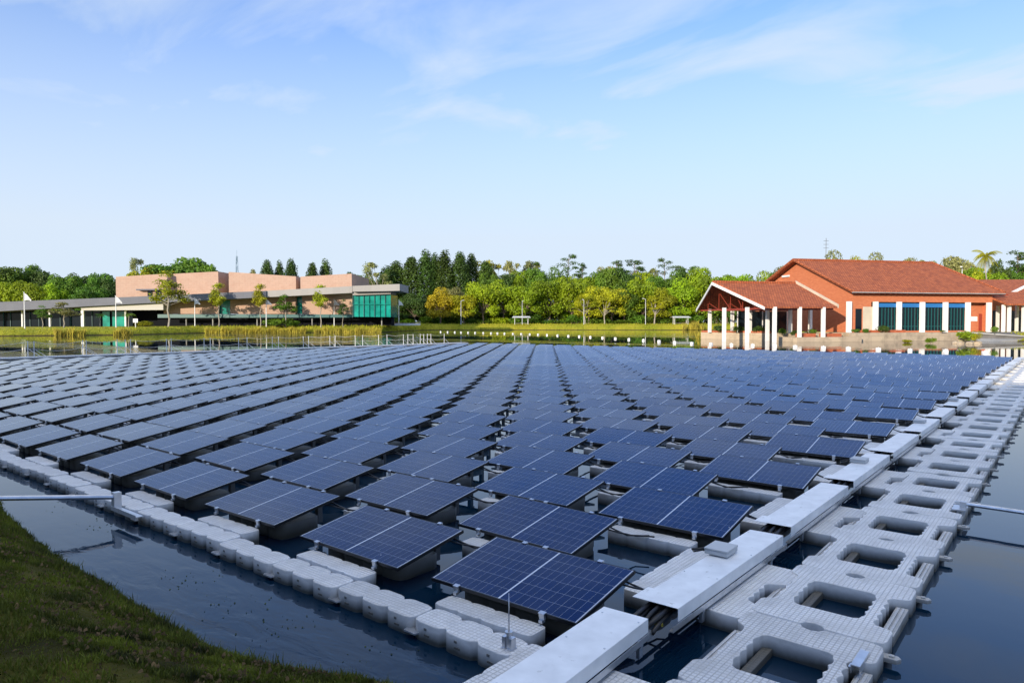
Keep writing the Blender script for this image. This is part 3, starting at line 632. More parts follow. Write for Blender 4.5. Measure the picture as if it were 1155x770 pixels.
# canopy: sloping long roof with a deep grey edge
def canopy(seg,D,depth,th,m,name):
    D*=1.2; mb=MB()
    for (xa,ta,ba),(xb,tb,bb) in zip(seg,seg[1:]):
        A,B=P(xa,D,ta),P(xb,D,tb); a,b=P(xa,D,ba),P(xb,D,bb); off=Vector((FX*depth,FY*depth,0)); up=Vector((0,0,.25))
        i=len(mb.v); mb.v+=[tuple(v) for v in (a,b,B,A,a+off,b+off,B+off+up,A+off+up)]
        for q in ((0,1,2,3),(3,2,6,7),(5,4,7,6),(1,0,4,5)): mb.f.append(tuple(i+k for k in q)); mb.m.append(0)
    i=0; mb.f.append((0,3,7,4)); mb.m.append(0); k=len(mb.v)-8; mb.f.append((k+1,k+5,k+6,k+2)); mb.m.append(0)
    o=mb.build(name,m,PB); bm=bmesh.new(); bm.from_mesh(o.data); bmesh.ops.remove_doubles(bm,verts=bm.verts,dist=.001); bmesh.ops.recalc_face_normals(bm,faces=bm.faces); bm.to_mesh(o.data); bm.free(); return autouv(o)
canopy([(-110,345,356.5),(0,340.6,351),(92,337,345.8),(184,333.3,341),(300,328,335.2)],158.5,7,.5,M['roofmetal'],'canopy_roof')
canopy([(300.2,328,335.2),(397.5,322.8,330.3)],159,7,.5,M['roofpale'],'canopy_roof')
canopy([(397.9,322.5,329),(451,320.3,328)],158,16,.5,M['roofpale'],'canopy_roof')
fbuild('soffit_beam',[(92,350),(92,346.5),(184.5,341.6),(184.5,349.5)],159.5,4,mat('pale_soffit',(.5,.48,.43),rough=.8),PB,False)
fbuild('end_fascia',[(398,333),(398,329.4),(441,328.8),(441,331.5)],159.5,9,M['roofpale'],PB)
fbuild('glass_hall',[(398.3,357.2),(398.3,333.2),(440.5,331.8),(440.5,357.5)],160.5,12,M['teal'],PB)
for i in range(8):
    x=398.3+42.2*i/7; fbuild('mullion',[(x-.25,357.4),(x-.25,332.4),(x+.25,332.2),(x+.25,357.4)],160.2,.2,M['teal' if i%2 else 'tealframe'],PB,False)
fbuild('mullion',[(398.3,343.6),(398.3,343.0),(440.5,342.8),(440.5,343.4)],160.1,.2,M['teal'],PB,False)
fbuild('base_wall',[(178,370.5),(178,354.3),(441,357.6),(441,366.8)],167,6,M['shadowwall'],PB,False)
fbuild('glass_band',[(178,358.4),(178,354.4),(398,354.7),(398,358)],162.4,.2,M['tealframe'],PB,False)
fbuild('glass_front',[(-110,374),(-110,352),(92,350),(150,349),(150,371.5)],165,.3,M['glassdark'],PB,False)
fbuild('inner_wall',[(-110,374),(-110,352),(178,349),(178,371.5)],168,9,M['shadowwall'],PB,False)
for x,w_ in ((-60,1.4),(-20,1.4),(25,1.4),(56,1.6),(93,3),(141.5,1.6)): fbuild('column',[(x-w_/2,371.6),(x-w_/2,347),(x+w_/2,347),(x+w_/2,371.6)],161,.6,M['white'],PB,False)
for x in (4,12,34,44,68,80,104,116,128): fbuild('mullion',[(x-.2,371.6),(x-.2,351),(x+.2,351),(x+.2,371.6)],164.8,.15,M['tealframe'],PB,False)
for x in (210,240,290,352,430.5): fbuild('column',[(x-.5,367.5),(x-.5,358),(x+.5,358),(x+.5,367.5)],163.5,.5,M['concrete'],PB,False)
for x in (120,131,139): fbuild('glass_panel',[(x-4,371),(x-4,351.5),(x+4,351.4),(x+4,371)],164.6,.1,M['teal'],PB,False)
fw=facade([(441,367.2),(441,364.6),(474,364.4),(474,366.8)],172,.4).build('low_wall',M['white']); tag(fw,'low pale wall beyond the right end of the pink building','wall')
# -------- red tiled building on the right
OX,OD=51.8,106.0; EX,ED=.975,.22
def Q(t,s,z): return VW(OX+EX*t+ED*s,OD+ED*t-EX*s,z)
def q_box(mb,t0,t1,s0,s1,z0,z1,m=0):
    b=len(mb.v); mb.v+=[tuple(Q(*p)) for p in ((t0,s0,z0),(t1,s0,z0),(t1,s1,z0),(t0,s1,z0),(t0,s0,z1),(t1,s0,z1),(t1,s1,z1),(t0,s1,z1))]
    for q in ((0,3,2,1),(4,5,6,7),(0,1,5,4),(1,2,6,5),(2,3,7,6),(3,0,4,7)): mb.f.append(tuple(b+i for i in q)); mb.m.append(m)
    return mb
def fix(o,uv=True):
    bm=bmesh.new(); bm.from_mesh(o.data); bmesh.ops.recalc_face_normals(bm,faces=bm.faces); bm.to_mesh(o.data); bm.free()
    return autouv(o) if uv else o
TZ=1.28
RB=empty('red_brick_hall',tuple(Q(0,0,0)),0,'red brick hall with big clay tile gable roof and white columns','building')
def part(name,mb,m,parent=RB,uv=True):
    o=fix(mb.build(name,m),uv); o.parent=parent; o.matrix_parent_inverse=parent.matrix_basis.inverted() if False else Matrix.Identity(4)
    o.data.transform(Matrix.Translation(-Vector(world_of(parent)))); return o
def world_of(o):
    v=Vector((0,0,0))
    while o is not None:
        v+=Vector(o.location); o=o.parent
    return v
BD=28.6; EV=7.6; RZ=13.45; L1=28.0
mb=MB(); 
# gable walls + long walls as one shell
def wallprism(mb,pts,dt):   # pts (s,z) at t0 -> t0+dt
    pass
for t0 in (0,25.6):
    pg=[(0,TZ),(0,EV-.1),(-BD/2+.9,RZ-.55),(-BD+1.8,EV-.1),(-BD+1.8,TZ)]
    b=len(mb.v); n_=len(pg); mb.v+=[tuple(Q(t0,s,z)) for s,z in pg]+[tuple(Q(t0+.35,s,z)) for s,z in pg]
    mb.f+=[tuple(b+i for i in range(n_)),tuple(b+2*n_-1-i for i in range(n_))]+[(b+i,b+(i+1)%n_,b+n_+(i+1)%n_,b+n_+i) for i in range(n_)]; mb.m+=[0]*(n_+2)
part('gable_wall',mb,M['brick'])
mb=MB(); q_box(mb,.36,25.59,-.3,0,5.95,EV-.05); q_box(mb,.36,3.4,-.3,-.002,TZ,5.949); q_box(mb,20.9,25.59,-1.6,-1.3,TZ,5.94); q_box(mb,.36,25.59,-BD+1.8,-BD+2.1,TZ,EV)
part('front_wall',mb,M['brick'])
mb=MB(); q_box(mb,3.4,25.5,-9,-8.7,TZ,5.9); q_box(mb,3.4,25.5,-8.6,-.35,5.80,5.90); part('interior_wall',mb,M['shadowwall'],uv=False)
# roof: two thick slopes
EO=1.05; G0=-1.0; G1=27.3
def slope(mb,t0,t1,s0,z0,s1,z1,th=.22):
    a=[Q(t0,s0,z0),Q(t1,s0,z0),Q(t1,s1,z1),Q(t0,s1,z1)]; mb.slab(a,th)
mb=MB(); slope(mb,G0,G1,EO,EV-.05,-BD/2+.9,RZ); slope(mb,G1,G0,-BD+1.8-EO,EV-.05,-BD/2+.9,RZ)
rf=part('roof',mb,M['tile'])
mb=MB(); 
mb.tube([Q(G0,-BD/2+.9,RZ+.05),Q(G1,-BD/2+.9,RZ+.05)],.22,6); mb.tube([Q(G0,EO,EV),Q(G0,-BD/2+.9,RZ+.06)],.16,6); mb.tube([Q(G0,-BD+1.8-EO,EV),Q(G0,-BD/2+.9,RZ+.06)],.16,6); mb.tube([Q(G1,EO,EV),Q(G1,-BD/2+.9,RZ+.06)],.16,6)
part('ridge_tiles',mb,M['tile'],rf)
mb=MB(); mb.tube([Q(G0+.1,EO+.08,EV-.27),Q(G1-.1,EO+.08,EV-.27)],.09,6); part('gutter',mb,M['concrete'],rf,False)
mb=MB()
for t in range(0,29,1): q_box(mb,t-.06,t+.06,.02,EO-.1,EV-.46,EV-.30)
part('rafter_ends',mb,M['red'],uv=False)
# roof vents under the left rake
for k in (.25,.42):
    s=-BD/2+.9-k*13; z=RZ-(RZ-EV)*k-1.1; mb=MB(); q_box(mb,-.25,-.02,s-1.0,s+1.0,z-.15,z+.15); part('louvre',mb,M['white'],uv=False)
for i,t in enumerate((-.75,3.93,8.15,12.4,16.7,20.95,25.0)):
    mb=MB(); q_box(mb,t-.34,t+.34,.06,.5,TZ-.02,5.98); part('column',mb,M['white'],uv=False)
# windows between columns: dark glass, teal mullions, blue blind
for a,b in ((4.31,7.77),(8.53,12.02),(12.78,16.32),(17.08,20.57)):
    mb=MB(); q_box(mb,a-.3,b+.3,-.30,-.24,TZ+.25,5.9); wn=part('window',mb,M['glassdark'],uv=False)
    mb=MB(); q_box(mb,a-.2,b+.2,.0,.05,5.15,5.75); mb2=mb; part('blind',mb,M['blind'],wn,False)
    mb=MB(); k=6
    for i in range(k+1): x=a+(b-a)*i/k; q_box(mb,x-.05,x+.05,-.235,-.15,TZ+.25,5.15)
    q_box(mb,a,b,-.234,-.16,2.15,2.22); part('frame',mb,M['tealframe'],wn,False)
    mb=MB(); q_box(mb,a-.3,b+.3,-.3,.05,TZ,TZ+.24); part('sill_wall',mb,M['brick'])
mb=MB(); q_box(mb,.6,1.7,-.32,.02,TZ+.0,4.9); part('door',mb,M['glassdark'],uv=False)
mb=MB(); q_box(mb,1.9,3.6,.003,.05,TZ,5.2); part('wall_panel',mb,M['cream'],uv=False)
mb=MB(); q_box(mb,22.9,24.4,-1.29,-1.24,3.0,3.75); part('sign_board',mb,M['white'],uv=False)
mb=MB(); q_box(mb,24.7,25.3,-1.29,-1.22,TZ,4.2); part('door',mb,M['red'],uv=False)
# -------- pavilion with the low gable roof over the water
LX,LD=35.65,98.0
def K(t,s,z): return VW(LX+EX*t+ED*s,LD+ED*t-EX*s,z)   # s negative = away
PV=empty('waterside_pavilion',tuple(K(0,0,0)),0,'open pavilion with clay tile roof and white columns standing in the water','pavilion')
def k_box(mb,t0,t1,s0,s1,z0,z1,m=0):
    b=len(mb.v); mb.v+=[tuple(K(*p)) for p in ((t0,s0,z0),(t1,s0,z0),(t1,s1,z0),(t0,s1,z0),(t0,s0,z1),(t1,s0,z1),(t1,s1,z1),(t0,s1,z1))]
    for q in ((0,3,2,1),(4,5,6,7),(0,1,5,4),(1,2,6,5),(2,3,7,6),(3,0,4,7)): mb.f.append(tuple(b+i for i in q)); mb.m.append(m)
    return mb
EZ,RZ2,T1=5.05,9.0,11.7
mb=MB()
mb.slab([K(0,0,EZ),K(T1,0,EZ),K(T1,-10,RZ2),K(-2.6,-10,RZ2)],.2); mb.slab([K(-2.6,-10,RZ2+.003),K(T1,-10,RZ2+.003),K(T1,-20,EZ),K(0,-20,EZ)],.2)
pr=part('roof',mb,M['tile'],PV)
mb=MB(); mb.tube([K(-2.6,-10,RZ2+.07),K(T1,-10,RZ2+.07)],.2,6); mb.tube([K(0,0,EZ+.02),K(-2.6,-10,RZ2+.05)],.13,6); part('ridge_tiles',mb,M['tile'],pr)
mb=MB()
def beam(mb,a,b,w,h):
    a=Vector(a); b=Vector(b); d=(b-a).normalized(); u=d.cross(Vector((0,0,1))).normalized()*w/2; up=Vector((0,0,h/2)); i=len(mb.v)
    mb.v+=[tuple(p) for p in (a-u-up,a+u-up,a+u+up,a-u+up,b-u-up,b+u-up,b+u+up,b-u+up)]
    for q in ((0,1,2,3),(7,6,5,4),(0,4,5,1),(1,5,6,2),(2,6,7,3),(3,7,4,0)): mb.f.append(tuple(i+k for k in q)); mb.m.append(0)
beam(mb,K(-.12,.05,EZ-.25),K(-2.75,-10,RZ2-.22),.12,.42); beam(mb,K(-2.75,-10,RZ2-.22),K(-.12,-20.05,EZ-.25),.12,.42)
part('gable_fascia',mb,M['white'],pr,False)
mb=MB(); beam(mb,K(T1+.1,0,EZ+.1),K(T1+.1,-10,RZ2+.12),.2,.5); part('end_fascia',mb,M['cream'],pr,False)
mb=MB()   # trusses
for t in (.4,4.2,8.0,11.4):
    beam(mb,K(t,-.6,EZ-.25),K(t,-19.4,EZ-.25),.16,.22)
    for s in (-3,-6.5,-10,-13.5,-17):
        top=EZ+(RZ2-EZ)*(1-abs(s+10)/10)-.35; beam(mb,K(t,s,EZ-.2),K(t,s+.02,top),.12,.12)
        if s>-16: beam(mb,K(t,s,EZ-.2),K(t,s-3.2,EZ+(RZ2-EZ)*(1-abs(s-3.2+10)/10)-.4),.09,.09)
part('roof_truss',mb,M['red'],PV,False)
DZ=1.15
mb=MB(); poly=[(4.3,-3.2),(4.9,.35),(15.5,.35),(15.5,-2.19),(7.21,-2.19)]; b=0; mb.v=[tuple(K(t,s,-.5)) for t,s in poly]+[tuple(K(t,s,.70)) for t,s in poly]
mb.f=[tuple(range(5)),tuple(range(9,4,-1))]+[(i,(i+1)%5,5+(i+1)%5,5+i) for i in range(5)]; mb.m=[0]*7
part('lower_ledge',mb,M['stone'],PV)
mb=MB(); poly=[(1.0,-20.5),(6.8,-9.2),(7.2,-2.2),(15.5,-2.2),(15.5,-20.5)]
b=len(mb.v); mb.v+=[tuple(K(t,s,-.5)) for t,s in poly]+[tuple(K(t,s,DZ)) for t,s in poly]; n_=5
mb.f+=[tuple(range(5)),tuple(range(9,4,-1))]+[(i,(i+1)%5,5+(i+1)%5,5+i) for i in range(5)]; mb.m+=[0]*7
part('deck',mb,M['stone'],PV)
cl=[(1.5,-.0),(5.64,-.2),(9.5,-.2),(-.9,-3.1),(-2.35,-7.0),(4.9,-7),(8.8,-7),(12.3,-7),(5.2,-12.3),(1.6,-18.6),(6,-19),(10,-19)]
for i,(t,s) in enumerate(cl):
    X_,D_=WV(*K(t,s,0)[:2]); zt=EZ+(.0 if abs(s)<1 or abs(s+19)<1 else min(1,(1-abs(s+10)/10))*(RZ2-EZ)*.0)-.05
    mb=MB(); z0=-.6 if i in(0,3,4,5) else .65 if i in(1,2) else DZ-.05
    k_box(mb,t-.22,t+.22,s-.22,s+.22,z0,zt); part('column',mb,M['white'],PV,False)
# terrace rail and glazing at the back
mb=MB(); k_box(mb,4,13,-14.2,-14,DZ,4.6); part('back_glazing',mb,M['glassdark'],PV,False)
mb=MB()
for t in (4,6.2,8.5,10.8,13): k_box(mb,t-.06,t+.06,-13.99,-13.9,DZ,4.6)
part('glazing_frame',mb,M['white'],PV,False)
mb=MB(); beam(mb,K(1.15,-20.4,DZ+.14),K(6.9,-9.2,DZ+.14),.3,.30); part('parapet',mb,M['terracotta'],PV,False)
for t0,t1,lab in ((5.95,8.9,'terracotta planter box on pavilion ledge right of its corner column'),(9.9,13.2,'terracotta planter box on pavilion ledge beside the hall')):
    mb=MB(); k_box(mb,t0,t1,-1.6,-1.0,.702,1.22); o=mb.build('planter_box',M['terracotta']); fix(o,False); tag(o,lab,'planter','terracotta planters on the terrace')
# terrace in front of the hall
mb=MB(); poly=[(-3.2,1.2),(-3.2,3.4),(7,3.0),(17,2.3),(21,2.2),(31,2.0),(31,-1.2),(.3,-1.2),(-3.2,-6)]
n_=len(poly); mb.v=[tuple(Q(t,s,-.5)) for t,s in poly]+[tuple(Q(t,s,TZ-.01)) for t,s in poly]
mb.f=[tuple(range(n_)),tuple(2*n_-1-i for i in range(n_))]+[(i,(i+1)%n_,n_+(i+1)%n_,n_+i) for i in range(n_)]; mb.m=[0]*(n_+2)
tr=fix(mb.build('terrace_wall',M['stone'])); tag(tr,'stained stone terrace wall along the water in front of the red hall','wall')
# right wing
WG=empty('tiled_roof_wing',tuple(Q(30,0,0)),0,'clay tiled wing with white columns at the right edge behind the hall','building')
mb=MB(); mb.slab([Q(25.98,2.5,5.75),Q(60,2.5,5.75),Q(60,-3,7.9),Q(25.98,-3,7.9)],.25); part('roof',mb,M['tile'],WG)
mb=MB(); mb.slab([Q(29.4,-6,7.4),Q(70,-6,7.4),Q(70,-16,11.3),Q(28.5,-16,10.6)],.25); part('roof',mb,M['tile'],WG)
mb=MB(); beam(mb,Q(33.3,-3.1,7.75),Q(40.5,-3.9,10.4),.3,.4); part('gable_fascia',mb,M['white'],WG,False)
mb=MB(); q_box(mb,29.5,60,-6.4,-6,TZ,7.3); part('back_wall',mb,M['brick'],WG)
for a_,b_ in ((30.5,33.5),(36,40)): mb=MB(); q_box(mb,a_,b_,-5.99,-5.9,TZ,4.8); part('dark_opening',mb,M['glassdark'],WG,False)
for t,s in ((26.5,1.5),(27.6,1.5),(30.4,1.5),(33.8,1.5),(38.5,1.5),(42.5,1.5),(46.5,1.5),(30.9,-3.5),(34.8,-3.5)):
    mb=MB(); q_box(mb,t-.2,t+.2,s-.2,s+.2,TZ-.1,5.6); part('column',mb,M['white'],WG,False)
# asphalt ramp down to the water on the right, with kerb
mb=MB(); mb.slab([Q(16.5,2.9,1.30),Q(60,3.2,1.42),Q(60,7.5,1.0),Q(24,8.6,.62)],.9); rd=mb.build('road',M['asphalt']); rd['kind']='structure'; fix(rd,False)
mb=MB(); beam(mb,Q(16.3,3.0,1.38),Q(24,8.75,.68),.3,.2); beam(mb,Q(24,8.75,.68),Q(60,7.65,1.06),.3,.2); kb=mb.build('kerb',M['concrete']); kb['kind']='structure'
mb=MB(); mb.slab([Q(18,3.2,.55),Q(24,8.2,.5),Q(60,7.2,.85),Q(60,14,-.25),Q(26,13.5,-.25),Q(17,7,-.25)],.4); gv=mb.build('shore_gravel',M['concrete']); gv['kind']='structure'; fix(gv,False)
# aerials
def lattice(name,X,D,z0,z1,w,label,m):
    c=MB(); n_=7
    for i in range(3):
        a=2*math.pi*i/3; c.tube([VW(X+math.cos(a)*w,D+math.sin(a)*w,z0),VW(X+math.cos(a)*w*.25,D+math.sin(a)*w*.25,z1)],.09,4)
    for k in range(n_):
        t=k/n_; t2=(k+1)/n_
        for i in range(3):
            a=2*math.pi*i/3; a2=2*math.pi*((i+1)%3)/3; wa=w*(1-.75*t); wb=w*(1-.75*t2)
            c.tube([VW(X+math.cos(a)*wa,D+math.sin(a)*wa,z0+(z1-z0)*t),VW(X+math.cos(a2)*wb,D+math.sin(a2)*wb,z0+(z1-z0)*t2)],.06,3)
    c.tube([VW(X,D,z1-.3),VW(X,D,z1+2.5)],.06,4)
    tag(c.build(name,m),label,'mast')
lattice('lattice_mast',PX(268,300),300,4,PZ(289,300),1.3,'thin blue grey lattice mast rising behind the pink building',mat('mast_paint',(.12,.2,.27),rough=.5))
c=MB(); D_=135; X_=PX(930.5,D_); c.tube([VW(X_,D_,10),VW(X_,D_,PZ(269,D_))],.05,5)
for y in (272,276,280): z=PZ(y,D_); c.tube([VW(X_-.5,D_,z),VW(X_+.5,D_,z)],.03,4)
tag(c.build('roof_aerial',M['post']),'thin spiky aerial above the roof of the red hall','aerial')
# ------------------------------------------------------------------ flags, lamps, shelters
def flagpole():
    r=empty('flagpole'); c=MB(); c.tube([(0,0,0),(0,0,7.6)],.13,7,r2=.07); c.tube([(0,0,7.6),(0,0,7.72)],.12,6); c.build('pole',M['white'],r)
    bm=MB(); nx,nz=8,6; d=[]
    for i in range(nx+1):
        for j in range(nz+1):
            u=i/nx; v=j/nz; x=.1+u*1.35; z=7.5-v*1.5*(1-u*.75)-u*1.35*(.55+.5*u)*.9; y=.12*math.sin(u*7+v*2)*u
            bm.v.append((x,y,z))
    for i in range(nx):
        for j in range(nz):
            a=i*(nz+1)+j; bm.f.append((a,a+1,a+nz+2,a+nz+1)); bm.m.append(0)
    bm.build('flag',M['flag'],r,smooth=True); return r
fp=flagpole(); ft=tree(fp)
for i,(px,y0,y1,D_,w_) in enumerate(((28,329.5,371.5,152,'far left flagpole with white flag before the grey canopy'),(131,333.5,370.8,166,'white flagpole by the left end of the pink upper walls'),(220,335.5,369,186,'white flagpole and flag between two young trees, third from left'),(300.5,336.8,368,190,'white flagpole and flag near the middle of the pink building'),(377,337.5,367.5,195,'white flagpole in front of the right pink wall'),(450,338,366.5,240,'white flagpole and flag right of the green glass hall'))):
    o=fp if i==0 else copy_tree(fp,ft); z0=PZ(y1,D_); h=PZ(y0,D_)-z0; o.location=VW(PX(px,D_),D_,z0-.1); o.scale=(1,1,(h+.1)/7.7); o.rotation_euler=(0,0,YAW+.12*math.sin(i*3)); tag(o,w_,'flagpole','white flagpoles along the lake shore')
def lamp_post():
    r=empty('lamp_post'); c=MB(); c.tube([(0,0,0),(0,0,8)],.11,7,r2=.07); c.build('pole',M['pole'],r)
    c=MB(); c.tube([(0,0,7.9),(.7,0,8.15)],.06,5); c.build('arm',M['pole'],r); c=MB(); c.box(.5,1.2,-.16,.16,8.08,8.22); c.build('lamp_head',M['pole'],r); return r
lp=lamp_post(); lt=tree(lp)
for i,(px,y0,D_,w_) in enumerate(((520,338.5,246,'pale lamp post beside the orange round tree'),(589,339,248,'pale lamp post behind the left white shelter'),(658.5,337.5,249,'pale lamp post on the far shore between shelter and pavilion'),(728,336.5,250,'pale lamp post left of the right white shelter'),(1084,301,140,'pale lamp post rising behind the red tiled roof'))):
    o=lp if i==0 else copy_tree(lp,lt); z0=2.1; h=PZ(y0,D_)-z0; o.location=VW(PX(px,D_),D_,z0-.1); o.scale=(1,1,(h+.1)/8.2); o.rotation_euler=(0,0,YAW+i); tag(o,w_,'lamp post','lamp posts beyond the lake')
def shelter():
    r=empty('garden_shelter')
    for x in (-2.4,2.4):
        for y in (-1.2,1.2): c=MB(); c.box(x-.07,x+.07,y-.07,y+.07,0,2.5); c.build('leg',M['white'],r)
    c=MB(); c.slab([(-3.4,-2,2.5),(3.4,-2,2.5),(3.0,0,3.0),(-3.0,0,3.0)],.06); c.slab([(-3.0,0,3.0),(3.0,0,3.0),(3.4,2,2.5),(-3.4,2,2.5)],.06); c.build('roof',M['pole'],r)
    c=MB(); c.box(-2,2,-.2,.3,.42,.5); c.box(-1.8,-1.7,-.1,.2,0,.42); c.box(1.7,1.8,-.1,.2,0,.42); c.build('bench',M['concrete'],r); return r
sh_=shelter(); sht=tree(sh_)
for i,(px,D_,w_) in enumerate(((588,253,'white park shelter left of centre under the trees'),(767.5,254,'white park shelter just left of the red pavilion'),(864,200,'white park shelter seen between the pavilion columns'))):
    o=sh_ if i==0 else copy_tree(sh_,sht); o.location=VW(PX(px,D_),D_,2.0); o.rotation_euler=(0,0,YAW); tag(o,w_,'shelter','small white park shelters')
# small sign, statue-like white urn, red ball sign near shore
c=MB(); c.tube([VW(PX(153,164),164,1.1),VW(PX(153,164),164,3.4)],.09,6); c.box(-.55,.55,-.06,.06,2.6,3.5,0,Matrix.Translation(VW(PX(153,164),164,.15))@Matrix.Rotation(YAW,4,'Z')); tag(c.build('shore_sign',M['white']),'small white board on a post beside the left shore palms','sign')
# ------------------------------------------------------------------ trees
def leaves(mb,c,r,n,size,rng,flat=1.0,shell=.72,up=.25,m=0):
    c=Vector(c)
    for _ in range(n):
        while True:
            d=Vector((rng.gauss(0,1),rng.gauss(0,1),rng.gauss(0,1)))
            if d.length>.1: break
        d.normalize()
        if d.z<-.5 and rng.random()<.6: d.z*=-1
        k=shell+(1-shell)*rng.random()**.6 if rng.random()<.8 else rng.random()
        p=c+Vector((d.x*r[0],d.y*r[1],d.z*r[2]))*k*(1+rng.gauss(0,.07))
        nn=(d+Vector((rng.gauss(0,.55),rng.gauss(0,.55),rng.gauss(0,.55)+up))).normalized()
        u=nn.cross(Vector((rng.gauss(0,1),rng.gauss(0,1),rng.gauss(0,1)))).normalized(); v=nn.cross(u)*flat
        s=size*rng.uniform(.55,1.3)*.5
        b=len(mb.v); mb.v+=[tuple(p+u*s),tuple(p+v*s*.7+u*s*.1),tuple(p-u*s),tuple(p-v*s*.7)]; mb.f.append((b,b+1,b+2,b+3)); mb.m.append(m)
def limb(mb,a,b,r0,r1,rng,n=4,wob=.12):
    a=Vector(a);b=Vector(b); L_=(b-a).length; pts=[a.lerp(b,i/n)+Vector((rng.gauss(0,wob),rng.gauss(0,wob),0))*(L_*.12)*(0<i<n) for i in range(n+1)]
    mb.tube(pts,r0,6,0,r2=r1)
VAR={}
def variant(kind,seed):
    rng=random.Random(seed*97+hash(kind)%1 if False else seed*97+len(kind)*13); cr=MB(); tk=MB()
    if kind=='broad':       # 16 m tall, 14 m wide
        fork=(0,0,3.4); limb(tk,(0,0,-.3),fork,.38,.27,rng)
        for i in range(7):
            a=i*.9+rng.uniform(-.3,.3); rr=rng.uniform(3.6,5.2); q=(math.cos(a)*rr,math.sin(a)*rr,rng.uniform(3.6,5.4)); s=rng.uniform(1.4,2.2); leaves(cr,q,(s*1.2,s*1.2,s*.8),230,.6,rng); limb(tk,fork,q,.12,.04,rng)
        for i in range(17):
            a=rng.uniform(0,6.28); rr=rng.uniform(.15,1)**.6*5.3; z=7.0+rng.uniform(-1.8,4.8)*(1-(rr/8)**2)+1.2; q=(math.cos(a)*rr,math.sin(a)*rr,z); s=rng.uniform(1.7,2.8)
            leaves(cr,q,(s*1.15,s*1.15,s*.9),400,.62,rng); limb(tk,fork,q,.17,.05,rng)
        leaves(cr,(0,0,9.0),(4.6,4.6,3.6),700,.7,rng)
    elif kind=='dome':      # 24 m tall, 9 m wide dense dark cone with round top
        limb(tk,(0,0,-.3),(0,0,18),.4,.08,rng)
        for i in range(46):
            h=(i+rng.random())/46; z=3+h*19.5; R_=4.6*max(.12,1-max(0,(h-.25)/.75)**2.1)**.6; a=i*2.4+rng.uniform(-.4,.4); s=rng.uniform(1.1,1.7)
            leaves(cr,(math.cos(a)*(R_-.8)*.8,math.sin(a)*(R_-.8)*.8,z),(s*1.15,s*1.15,s*1.6),200,.55,rng,up=.5)
        leaves(cr,(0,0,12.5),(2.8,2.8,10.0),1300,.62,rng)
    elif kind=='open':      # 22 m tall, pale branches, sparse crown
        limb(tk,(0,0,-.3),(.3,.2,8),.33,.22,rng)
        for i in range(13):
            a=rng.uniform(0,6.28); rr=rng.uniform(1.0,5.2); q=(math.cos(a)*rr,math.sin(a)*rr,rng.uniform(11.5,20.5)-rr*.5); limb(tk,(.3,.2,rng.uniform(5.5,9)),q,.16,.05,rng); s=rng.uniform(1.0,1.9)
            leaves(cr,q,(s*1.25,s*1.25,s*.75),170,.55,rng,shell=.4)
    elif kind=='umbrella':  # 24 m tall, flat layered sprays
        limb(tk,(0,0,-.3),(0,0,21),.36,.12,rng)
        for i in range(17):
            z=rng.uniform(13,22.5); rr=(23.5-z)*.42+rng.uniform(.6,1.6); a=rng.uniform(0,6.28); q=(math.cos(a)*rr,math.sin(a)*rr,z); limb(tk,(0,0,z-1.2),q,.1,.04,rng,2); s=rng.uniform(1.2,2.2)
            leaves(cr,q,(s*1.3,s*1.3,s*.38),150,.5,rng,shell=.3,up=.8)
        leaves(cr,(0,0,9),(3.6,3.6,4.5),600,.6,rng)
    elif kind=='young':     # 9 m tall, thin trunk, small airy conical crown
        limb(tk,(0,0,-.2),(.1,0,9.5),.15,.05,rng,6)
        for i in range(16):
            h=rng.random(); z=4.6+h*5; rr=(1-h)*2.6*rng.uniform(.4,1)+.2; a=rng.uniform(0,6.28); q=(math.cos(a)*rr,math.sin(a)*rr,z); limb(tk,(0.05,0,z-1),q,.05,.02,rng,2); s=rng.uniform(.7,1.2)
            leaves(cr,q,(s*1.25,s*1.25,s*.7),130,.34,rng,shell=.3)
    elif kind=='bush':      # 2 m
        for i in range(7):
            a=rng.uniform(0,6.28); rr=rng.uniform(0,1.1); s=rng.uniform(.5,.9); q=(math.cos(a)*rr,math.sin(a)*rr,rng.uniform(.5,1.25)); leaves(cr,q,(s,s,s*.9),190,.24,rng,shell=.5); limb(tk,(0,0,-.1),q,.04,.02,rng,2)
    elif kind=='palm':      # 8 m
        limb(tk,(0,0,-.2),(.2,0,7.2),.17,.11,rng,6)
        for i in range(17):
            a=i*2.4; el=rng.uniform(-.1,1.1); L_=rng.uniform(2.2,2.9); pts=[]
            for k in range(7):
                t=k/6; rr=L_*t*math.cos(el*(1-t)*.9); z=7.2+L_*t*math.sin(el)*.9-1.9*t*t*(1.1-el*.3); pts.append(Vector((.2+math.cos(a)*rr,math.sin(a)*rr,z)))
            cr.tube(pts,.035,4,r2=.01)
            side=Vector((-math.sin(a),math.cos(a),0))
            for k in range(1,26):
                t=k/26*6; i0=int(t); p=pts[i0].lerp(pts[min(6,i0+1)],t-i0); d=(pts[min(6,i0+1)]-pts[i0]).normalized(); l=.62*math.sin(math.pi*min(1,.15+.8*k/26))
                for sg in (-1,1):
                    q=p+side*sg*l+d*l*.5+Vector((0,0,-l*.55)); b=len(cr.v); cr.v+=[tuple(p),tuple(p+d*.10),tuple(q)]; cr.f.append((b,b+1,b+2)); cr.m.append(0)
    bark='palebark' if kind in('open','young','palm') else 'bark'
    return tk.mesh('trunk',M[bark]),cr.mesh('crown',M['leaf'])
NAT={'broad':(14.9,14),'dome':(23.5,9),'open':(20.8,13),'umbrella':(23.2,12),'young':(10,5.6),'bush':(2,3),'palm':(8.2,5.6)}
NVAR={'broad':4,'dome':3,'open':3,'umbrella':3,'young':3,'bush':3,'palm':2}
NAME={'broad':'broadleaf_tree','dome':'conical_tree','open':'open_crowned_tree','umbrella':'layered_tree','young':'young_tree','bush':'shrub','palm':'palm_tree'}
